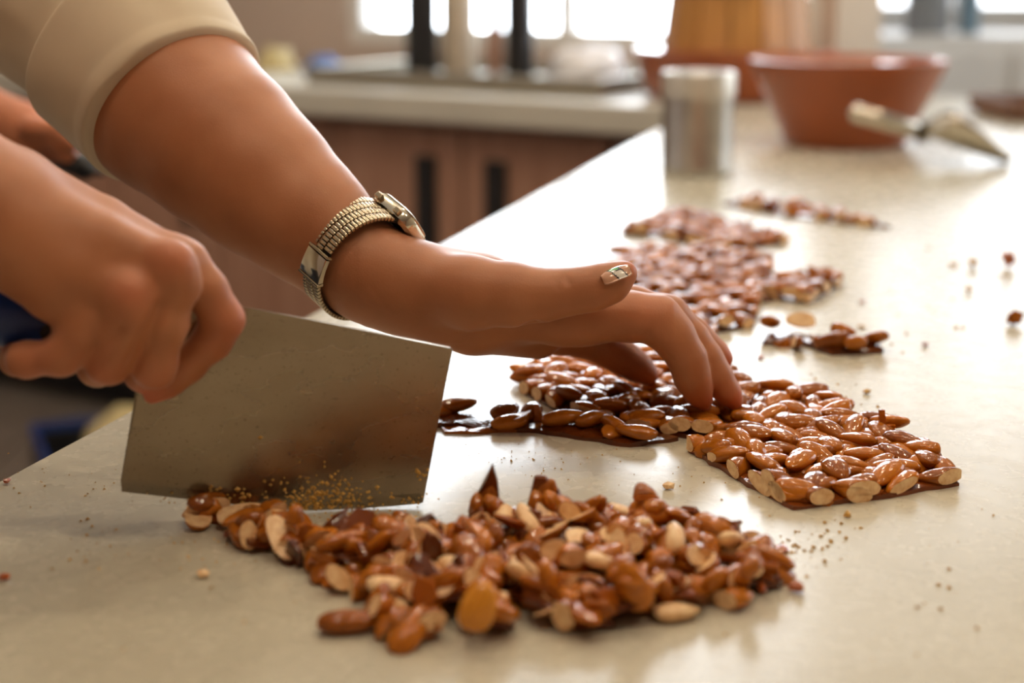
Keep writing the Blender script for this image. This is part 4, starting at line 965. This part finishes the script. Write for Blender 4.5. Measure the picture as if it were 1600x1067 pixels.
def build_bits():
    def bit(x, y, r, mat, label, grp=None, seed=0, flat=.6):
        rnd = random.Random(seed); bm = bmesh.new(); bmesh.ops.create_icosphere(bm, subdivisions=1, radius=r)
        for v in bm.verts: v.co *= rnd.uniform(.65, 1.25); v.co.z *= flat
        z = -min(v.co.z for v in bm.verts); o = link_bm('almond_crumb', bm, mat); g = G(x, y); o.location = (g[0], g[1], z + 0.0002); tag(o, label, 'crumb', grp)
    bit(1043, 763, .0036, 'almond_flesh', 'pale almond chip alone between the slab and the pile', seed=1)
    bit(1573, 418, .0075, 'crumb_red', 'dark red-brown brittle bit by the right edge, farther one', seed=2, flat=1.0)
    bit(1583, 508, .0068, 'almond_skin', 'brown and pale brittle bit at the right edge, nearer one', seed=3, flat=1.0)
    bit(1520, 417, .0058, 'crumb', 'golden almond crumb left of the dark red bit', seed=4, flat=.9)
    bit(1490, 416, .0042, 'crumb', 'flat pale crumb just left of the golden crumb', seed=5, flat=.4)
    bit(1513, 456, .0040, 'crumb', 'small golden crumb below the golden crumb on the right', seed=6)
    bit(1347, 473, .0040, 'crumb_red', 'thin reddish chip right of the far slab arm', seed=7, flat=.35)
    bit(1346, 512, .0036, 'crumb', 'flat golden crumb above the broken scraps', seed=8, flat=.35)
    bit(1246, 926, .0042, 'crumb_red', 'orange caramel chip right of the front pile', seed=9, flat=.7)
    bit(1190, 928, .0028, 'crumb_red', 'small amber drop at the right foot of the pile', seed=10, flat=.9)
    bit(1222, 862, .0040, 'crumb_red', 'flat red caramel flake at the right tip of the pile', seed=11, flat=.4)
    bit(318, 902, .0032, 'almond_flesh', 'cream almond crumb on the empty table, left of the pile', seed=12)
    bit(8, 905, .0030, 'crumb_red', 'dark red crumb at the left edge of the picture', seed=13)
    bit(1324, 808, .0020, 'crumb', 'tiny amber bead in front of the square slab', seed=14, flat=1)
    bit(12, 756, .0026, 'crumb_red', 'red-brown crumb near the table edge on the left', seed=15, flat=.5)
    bit(1445, 541, .0030, 'crumb_red', 'small reddish crumb right of the broken scraps', seed=16)
    bit(1353, 615, .0030, 'crumb', 'small golden crumb behind the square slab', seed=17)
    bit(1187, 561, .0028, 'crumb_red', 'small dark crumb right of the ring fingertip', seed=18)
    # fine crumbs: nobody could count them
    rnd = random.Random(9); V = []; Fc = []
    def c(x, y, r):
        g = G(x, y); o = len(V)
        for q in ((1, 0, 0), (-.5, .87, 0), (-.5, -.87, 0), (0, 0, 1)): V.append((g[0] + q[0] * r * rnd.uniform(.5, 1.3), g[1] + q[1] * r * rnd.uniform(.5, 1.3), 0.0002 + q[2] * r * rnd.uniform(.5, 1)))
        Fc.extend([(o, o + 1, o + 3), (o + 1, o + 2, o + 3), (o + 2, o, o + 3), (o, o + 2, o + 1)])
    for cx, cy, sx, sy, n, r in ((820, 720, 60, 14, 45, .0007), (560, 805, 60, 6, 70, .0008), (1290, 845, 25, 18, 26, .0012), (1240, 880, 40, 18, 22, .001), (1180, 850, 50, 18, 30, .0009), (145, 850, 25, 18, 18, .0011), (330, 860, 60, 25, 26, .001),
                                 (110, 760, 70, 30, 26, .0008), (1470, 930, 30, 20, 8, .0012), (1530, 850, 50, 25, 10, .0008), (1460, 480, 60, 40, 14, .002), (1340, 640, 30, 20, 16, .0012), (1330, 560, 60, 25, 10, .0014), (950, 730, 140, 40, 40, .0007), (400, 870, 120, 50, 26, .0008), (1290, 985, 160, 40, 8, .001), (1230, 860, 30, 8, 14, .0012), (1250, 600, 40, 12, 8, .0012), (1120, 745, 60, 25, 14, .0008), (210, 690, 12, 20, 14, .0008)):
        for _ in range(n): c(rnd.gauss(cx, sx), rnd.gauss(cy, sy), r * rnd.uniform(.4, 1.4))
    tag(link_mesh('fine_crumbs', V, Fc, 'crumb', None, False), 'fine golden almond crumbs scattered over the table top', 'crumbs', kind='stuff')
build_bits()

# ------------------------------------------------------------------ things at the far end of the table and on the counter
def build_back():
    # tin with lid
    g = G(1088, 270); e = empty('tin_canister', g); tag(e, 'silver tin canister with a pale lid at the far end of the table', 'canister')
    r = .0475; hh = .132
    lathe('body', [(0, .001), (r * .96, .001), (r, .004), (r, .010), (r * .985, .013), (r * .985, hh - .03), (0.0, hh - .03)], 'tin', e, 48)
    lathe('lid', [(r * .99, hh - .032), (r * 1.02, hh - .032), (r * 1.02, hh - .004), (r * .98, hh), (r * .85, hh), (r * .82, hh - .004), (0, hh - .004)], 'tin_lid', e, 48)
    # terracotta bowl
    g = G(1332, 232); e = empty('terracotta_bowl', (g[0], g[1] + .06, 0)); tag(e, 'wide terracotta bowl behind the metal scoop', 'bowl')
    lathe('bowl', [(0, .001), (.088, .001), (.092, .006), (.142, .112), (.146, .122), (.148, .128), (.143, .130), (.137, .126), (.132, .114), (.085, .016), (0, .012)], 'terracotta', e, 56)
    lathe('glazed_inside', [(.134, .1235), (.1318, .116), (.0855, .0175), (0, .0135)], 'terracotta_glaze', e, 56)
    # far basin with the amber vessel
    g = G(1150, 158); e = empty('terracotta_basin', (g[0] + .01, g[1] + .1, 0)); tag(e, 'large terracotta basin behind the tin canister', 'bowl')
    lathe('basin', [(0, .001), (.17, .001), (.19, .02), (.205, .085), (.212, .098), (.205, .102), (.195, .09), (.178, .02), (0, .015)], 'terracotta', e, 56)
    lathe('glazed_rim', [(.2055, .1025), (.196, .092), (.186, .05)], 'terracotta_glaze', e, 56)
    bx, by = g[0] + .01, g[1] + .1
    e = empty('wooden_tub', (bx + .0, by, .0165)); tag(e, 'tall amber-brown staved tub standing in the far basin', 'tub'); ns = 14
    for k in range(ns):
        a0 = 2 * math.pi * k / ns + .02; a1 = 2 * math.pi * (k + 1) / ns - .02; V = []
        for z, r in ((0, .165), (.32, .128)):
            for rr in (r, r - .014):
                for a in (a0, a1): V.append((rr * math.cos(a), rr * math.sin(a), z))
        link_mesh('stave', V, [(0, 1, 5, 4), (3, 2, 6, 7), (0, 4, 6, 2), (1, 3, 7, 5), (4, 5, 7, 6), (0, 2, 3, 1)], 'amber_wood', e, False)
    lathe('bottom', [(0, .004), (.148, .004), (.148, .016), (0, .016)], 'amber_wood', e, 28); lathe('hoop', [(.146, .20), (.1465, .20), (.1440, .225), (.1435, .225)], 'steel', e, 40)
    # scoop, tipped on its bowl with the handle raised
    p0 = P(1328, 174, 2.10); p1 = P(1440, 205, 2.12); p2 = G(1575, 252, .004); e = empty('metal_scoop', G(1520, 255)); tag(e, 'metal kitchen scoop with a round handle in front of the bowl', 'scoop')
    L0 = np.array(e.location)
    V, Fc = tube_rings([p0 - L0, p0 - L0 + (p1 - p0) * .05, p0 - L0 + (p1 - p0) * .5, p1 - L0 - (p1 - p0) * .03, p1 - L0], [.004, .0125, .0125, .012, .008], 20); Fc += [tuple(range(20)), tuple(80 + k for k in range(20))]
    link_mesh('handle', V, Fc, 'steel', e)
    V, Fc = tube_rings([p1 - L0 - (p1 - p0) * .02, p1 - L0 + (p1 - p0) * .04, p1 - L0 + (p1 - p0) * .1], [.016, .017, .013], 20); Fc += [tuple(range(20)), tuple(40 + k for k in range(20))]; link_mesh('ferrule', V, Fc, 'steel', e)
    ax = (p2 - p1); Ls = np.linalg.norm(ax); ax /= Ls; sd = np.cross(ax, [0, 0, 1.0]); sd /= np.linalg.norm(sd); up = np.cross(sd, ax); V = []; Fc = []; nu, nv = 14, 16
    for lay in (0, 1):
        for i in range(nu + 1):
            u = i / nu; wd = .038 * min(1, .25 + u * 3) * (1 - .35 * max(0, u - .6) / .4); open_ = 1.0 - 0.45 * u
            for j in range(nv + 1):
                a = math.pi * (.5 + (j / nv - .5) * 1.25 * open_ + 1.0) ; rr = wd - lay * .0012
                V.append(p1 - L0 + ax * u * Ls + sd * math.cos(a) * rr * 1.0 + up * (math.sin(a) * rr + wd * .85))
    nn = (nu + 1) * (nv + 1); I = lambda i, j: i * (nv + 1) + j
    for i in range(nu):
        for j in range(nv): Fc += [(I(i, j), I(i + 1, j), I(i + 1, j + 1), I(i, j + 1)), (nn + I(i, j), nn + I(i, j + 1), nn + I(i + 1, j + 1), nn + I(i + 1, j))]
    for i in range(nu):
        for j in (0, nv): Fc.append((I(i, j), I(i + 1, j), nn + I(i + 1, j), nn + I(i, j)))
    for j in range(nv):
        for i in (0, nu): Fc.append((I(i, j), I(i, j + 1), nn + I(i, j + 1), nn + I(i, j)))
    link_mesh('scoop_bowl', V, Fc, 'steel', e)
    # counter things: s along the counter, n back from its front
    def cs(x, n):
        """where the counter strip at depth n lies under picture column x"""
        k = (x - 800) / F
        lo, hi = -3.0, 3.0
        for _ in range(50):
            m = (lo + hi) / 2; q = np.array(cpt(m, n, 0)); d = (q - CAM) @ FW; X = q[0] / d
            if X < k: lo = m
            else: hi = m
        return m
    rz = math.atan2(CT[1], CT[0])
    s0, s1 = cs(565, .30), cs(1010, .30); e = empty('metal_tray', cpt((s0 + s1) / 2, .31, 0.0), rz); tag(e, 'wide grey metal tray on the back counter', 'tray')
    bm = bmesh.new(); box(bm, 0, 0, .008, s1 - s0, .44, .014, bev=.004); link_bm('tray_base', bm, 'tray_metal', e)
    for y in (-.215, .215):
        bm = bmesh.new(); box(bm, 0, y, .024, s1 - s0, .012, .03, bev=.004); link_bm('tray_rim', bm, 'tray_metal', e)
    for x in (-1, 1):
        bm = bmesh.new(); box(bm, x * ((s1 - s0) / 2 - .006), 0, .024, .012, .42, .03, bev=.004); link_bm('tray_rim', bm, 'tray_metal', e)
    def can(name, x, n, r, h_, mat, cap, label, cat, z=.0155):
        e = empty(name, cpt(cs(x, n), n, z)); tag(e, label, cat)
        lathe('body', [(0, 0), (r * .97, 0), (r, .004), (r, h_ * .86), (r * .9, h_ * .9), (0, h_ * .9)], mat, e, 32); lathe('cap', [(r * .8, h_ * .9), (r * .82, h_ * .98), (r * .7, h_), (0, h_)], cap, e, 32)
    can('black_flask', 660, .36, .039, .34, 'black_plastic', 'black_plastic', 'tall black flask on the tray, left of the beige canister', 'flask')
    can('black_flask', 812, .36, .034, .34, 'black_plastic', 'black_plastic', 'tall black flask on the tray beside the white crumple standing in for window glow', 'flask')
    can('beige_canister', 717, .42, .042, .30, 'beige_plastic', 'beige_plastic', 'pale beige canister between the two black flasks', 'canister')
    can('clay_bottle', 774, .34, .016, .20, 'brown_clay', 'brown_clay', 'slim brown clay bottle left of the second black flask', 'bottle')
    def crumple(name, x, n, z, size, mat, label, cat, seed):
        bm = bmesh.new(); bmesh.ops.create_icosphere(bm, subdivisions=4, radius=1.0)
        for v in bm.verts:
            d = v.co.normalized(); q = 1 + .35 * mnoise.noise(d * 1.6 + Vector((seed, 0, 0))) + .12 * mnoise.noise(d * 5 + Vector((0, seed, 0)))
            v.co = Vector((d.x * size[0] * q, d.y * size[1] * q, max(-.15, d.z) * size[2] * q))
        z0 = min(v.co.z for v in bm.verts); o = link_bm(name, bm, mat, None, True); o.location = cpt(cs(x, n), n, z - z0); o.rotation_euler = (0, 0, rz); tag(o, label, cat)
    crumple('window_glow_cloth', 915, .38, .0155, (.10, .09, .06), 'window_glow_cloth', 'white crumple standing in for window glow, right end of the metal tray', 'cloth', 3)  # white lump shaped after the blown-out window glow behind the tray
    crumple('blue_cloth', 505, .40, 0.0, (.045, .05, .035), 'blue_cloth', 'small folded blue cloth on the counter left of the tray', 'cloth', 8)
    crumple('paper_bag', 432, .42, 0.0, (.05, .05, .05), 'yellow_paper', 'pale yellow paper bag at the left of the counter', 'bag', 12)
    # far right: panels and a towel at the white end wall, wooden box on the table end
    def at_y(x, y, Y):
        r = ray(x, y); return CAM + r * (Y / r[1])
    def panel(name, x0, x1, ytop, ybot, Y, mat, label, cat, th=.03):
        a = at_y(x0, ybot, Y); b = at_y(x1, ybot, Y); bm = bmesh.new(); ht = 1.5 if ytop is None else (at_y(x0, ytop, Y)[2] - a[2])
        box(bm, 0, 0, ht / 2, b[0] - a[0], th, ht, bev=.004); o = link_bm(name, bm, mat); o.location = ((a[0] + b[0]) / 2, Y, a[2]); tag(o, label, cat); return o
    e = empty('side_cabinet', (1.62, 4.55, FLOOR)); tag(e, 'white cabinet against the end wall behind the bowls', 'cabinet')
    bm = bmesh.new(); box(bm, 0, 0, .49, 1.5, .5, .98); link_bm('body', bm, 'frame_white', e)
    for k in (-1, 0, 1):
        bm = bmesh.new(); box(bm, k * .49, -.258, .49, .47, .018, .9, bev=.003); d = link_bm('door', bm, 'frame_white', e); bm = bmesh.new(); box(bm, k * .49 + .17, -.275, .75, .02, .02, .16, bev=.004); link_bm('handle', bm, 'steel', d)
    def stand(name, x, y, Y, r, h_, mat, label, cat):
        k = at_y(x, y, Y); e = empty(name, (k[0], Y, .08)); tag(e, label, cat)
        lathe('body', [(0, 0.0005), (r * .95, .0005), (r, .006), (r, h_ * .7), (r * .6, h_ * .82), (r * .35, h_ * .88), (0, h_ * .88)], mat, e, 28); lathe('cap', [(r * .4, h_ * .88), (r * .42, h_), (0, h_)], 'frame_white', e, 20)
    stand('red_bottle', 1340, 60, 4.5, .035, .34, 'red_cloth', 'dark red bottle on the white cabinet at the back', 'bottle')
    stand('grey_canister', 1447, 60, 4.5, .062, .42, 'grey_paint', 'grey canister on the white cabinet at the back right', 'canister')
    stand('blue_bottle', 1512, 60, 4.5, .03, .40, 'blue_grey_paint', 'slim blue-grey bottle on the white cabinet, rightmost', 'bottle')
    g = G(1600, 182); e = empty('wooden_crate', (g[0] + .06, g[1], 0), .1); tag(e, 'low brown wooden crate at the far right end of the table', 'crate')
    for z in (.02,):
        for y in (-.09, .09):
            bm = bmesh.new(); box(bm, 0, y, z, .26, .012, .03, bev=.002); link_bm('slat', bm, 'dark_wood', e)
        for x in (-.124, .124):
            bm = bmesh.new(); box(bm, x, 0, z, .012, .168, .03, bev=.002); link_bm('slat', bm, 'dark_wood', e)
    bm = bmesh.new(); box(bm, 0, 0, .0055, .236, .168, .01); link_bm('bottom', bm, 'dark_wood', e)
build_back()

def build_behind():
    # second cook, mostly hidden behind the raised sleeve
    d = 1.55
    arm = [px(-330, 60, d, 62), px(-120, 128, d, 54), px(0, 190, d, 42), px(40, 208, d, 40)]
    f = Field(np.array(P(-330, 60, d)) - .12, np.array(P(140, 260, d)) + .12, 0.003)
    add_chain(f, arm, .02); add_chain(f, [px(40, 208, d, 40), px(72, 222, d, 36)], .02)
    add_fingers(f, [[px(60, 215, d - .02 + .012 * k, 17), px(92, 222 + 3 * k, d - .03 + .014 * k, 15), px(108, 246, d - .022 + .014 * k, 14), px(92, 258, d - .006 + .014 * k, 12)] for k in range(4)] + [[px(50, 200, d - .03, 18), px(90, 206, d - .035, 15), px(112, 226, d - .035, 12)]], .006, .01)
    V, Q = surface_nets(f); sl = np.array([-1.12, 1.90, .50]); sr = np.array([-1.08, 1.50, .50]); hip = np.array([-1.15, 1.72, .02])
    el = P(-330, 60, d)
    g = Field(np.minimum(np.minimum(sl, sr), hip) - .2, np.maximum(np.maximum(sl, el), sr) + .2, .012); add_chain(g, [(el, .04), (sr, .048)], .03); add_chain(g, [(sl, .05), ((sl + sr) / 2, .06), (sr, .05)], .05); add_chain(g, [((sl + sr) / 2, .09), (hip, .09)], .05)
    V, Q = join_meshes([(V, Q), surface_nets(g)])
    b = mesh_from_arrays('person', V, Q, 'skin'); tag(b, 'second cook behind, only a bare forearm shows under the raised sleeve', 'person')
    b.data.attributes.new('flush', 'FLOAT', 'POINT').data.foreach_set('value', np.full(len(V), .35, np.float32))
    sh, tr = torso_field(sl, sr, hip, .014, arms=([(sr, .066), (el, .056), (P(-230, 95, d), .052)],)); mesh_from_arrays('shirt', *sh, 'shirt_white', b); mesh_from_arrays('trousers', *tr, 'trousers_dark', b)
    e = empty('black_tool', P(104, 250, d)); tag(e, 'black handled tool gripped by the second cook', 'tool'); q = P(128, 262, d - .03) - P(70, 238, d + .02)
    V, Fc = tube_rings([-q * .9, -q * .85, q * .5, q * .55], [.006, .0125, .0125, .008], 16); Fc += [tuple(range(16)), tuple(48 + k for k in range(16))]; link_mesh('handle', V, Fc, 'black_plastic', e)
    V, Fc = tube_rings([q * .55, q * .9], [.004, .003], 10); Fc += [tuple(range(10)), tuple(10 + k for k in range(10))]; link_mesh('shaft', V, Fc, 'black_plastic', e)
    # blue crate with a beige sack on the floor beyond the table edge
    r = ray(205, 650); t = (FLOOR + .22 - H) / r[2]; p = CAM + r * t
    e = empty('storage_crate', (p[0], p[1], FLOOR - .001), .4); tag(e, 'dark plastic crate on the floor past the table edge', 'crate')
    bm = bmesh.new(); box(bm, 0, 0, .01, .40, .30, .016, bev=.003); link_bm('bottom', bm, 'black_plastic', e)
    for x, y, sx, sy in ((0, .145, .40, .012), (0, -.145, .40, .012), (.194, 0, .012, .278), (-.194, 0, .012, .278)):
        bm = bmesh.new(); box(bm, x, y, .09, sx, sy, .15, bev=.003); sd_ = link_bm('side', bm, 'black_plastic', e); bm = bmesh.new(); box(bm, x, y, .176, sx, sy, .02, bev=.003); link_bm('rim', bm, 'blue_plastic', sd_)
    bm = bmesh.new(); bmesh.ops.create_icosphere(bm, subdivisions=3, radius=1)
    for v in bm.verts:
        d_ = v.co.normalized(); q = 1 + .15 * mnoise.noise(d_ * 2); v.co = Vector((d_.x * .11 * q, d_.y * .09 * q, d_.z * .11 * q))
    o = link_bm('flour_sack', bm, 'yellow_paper', None, True); o.location = (p[0], p[1], FLOOR + .135); tag(o, 'beige sack standing in the dark crate', 'sack')
build_behind()
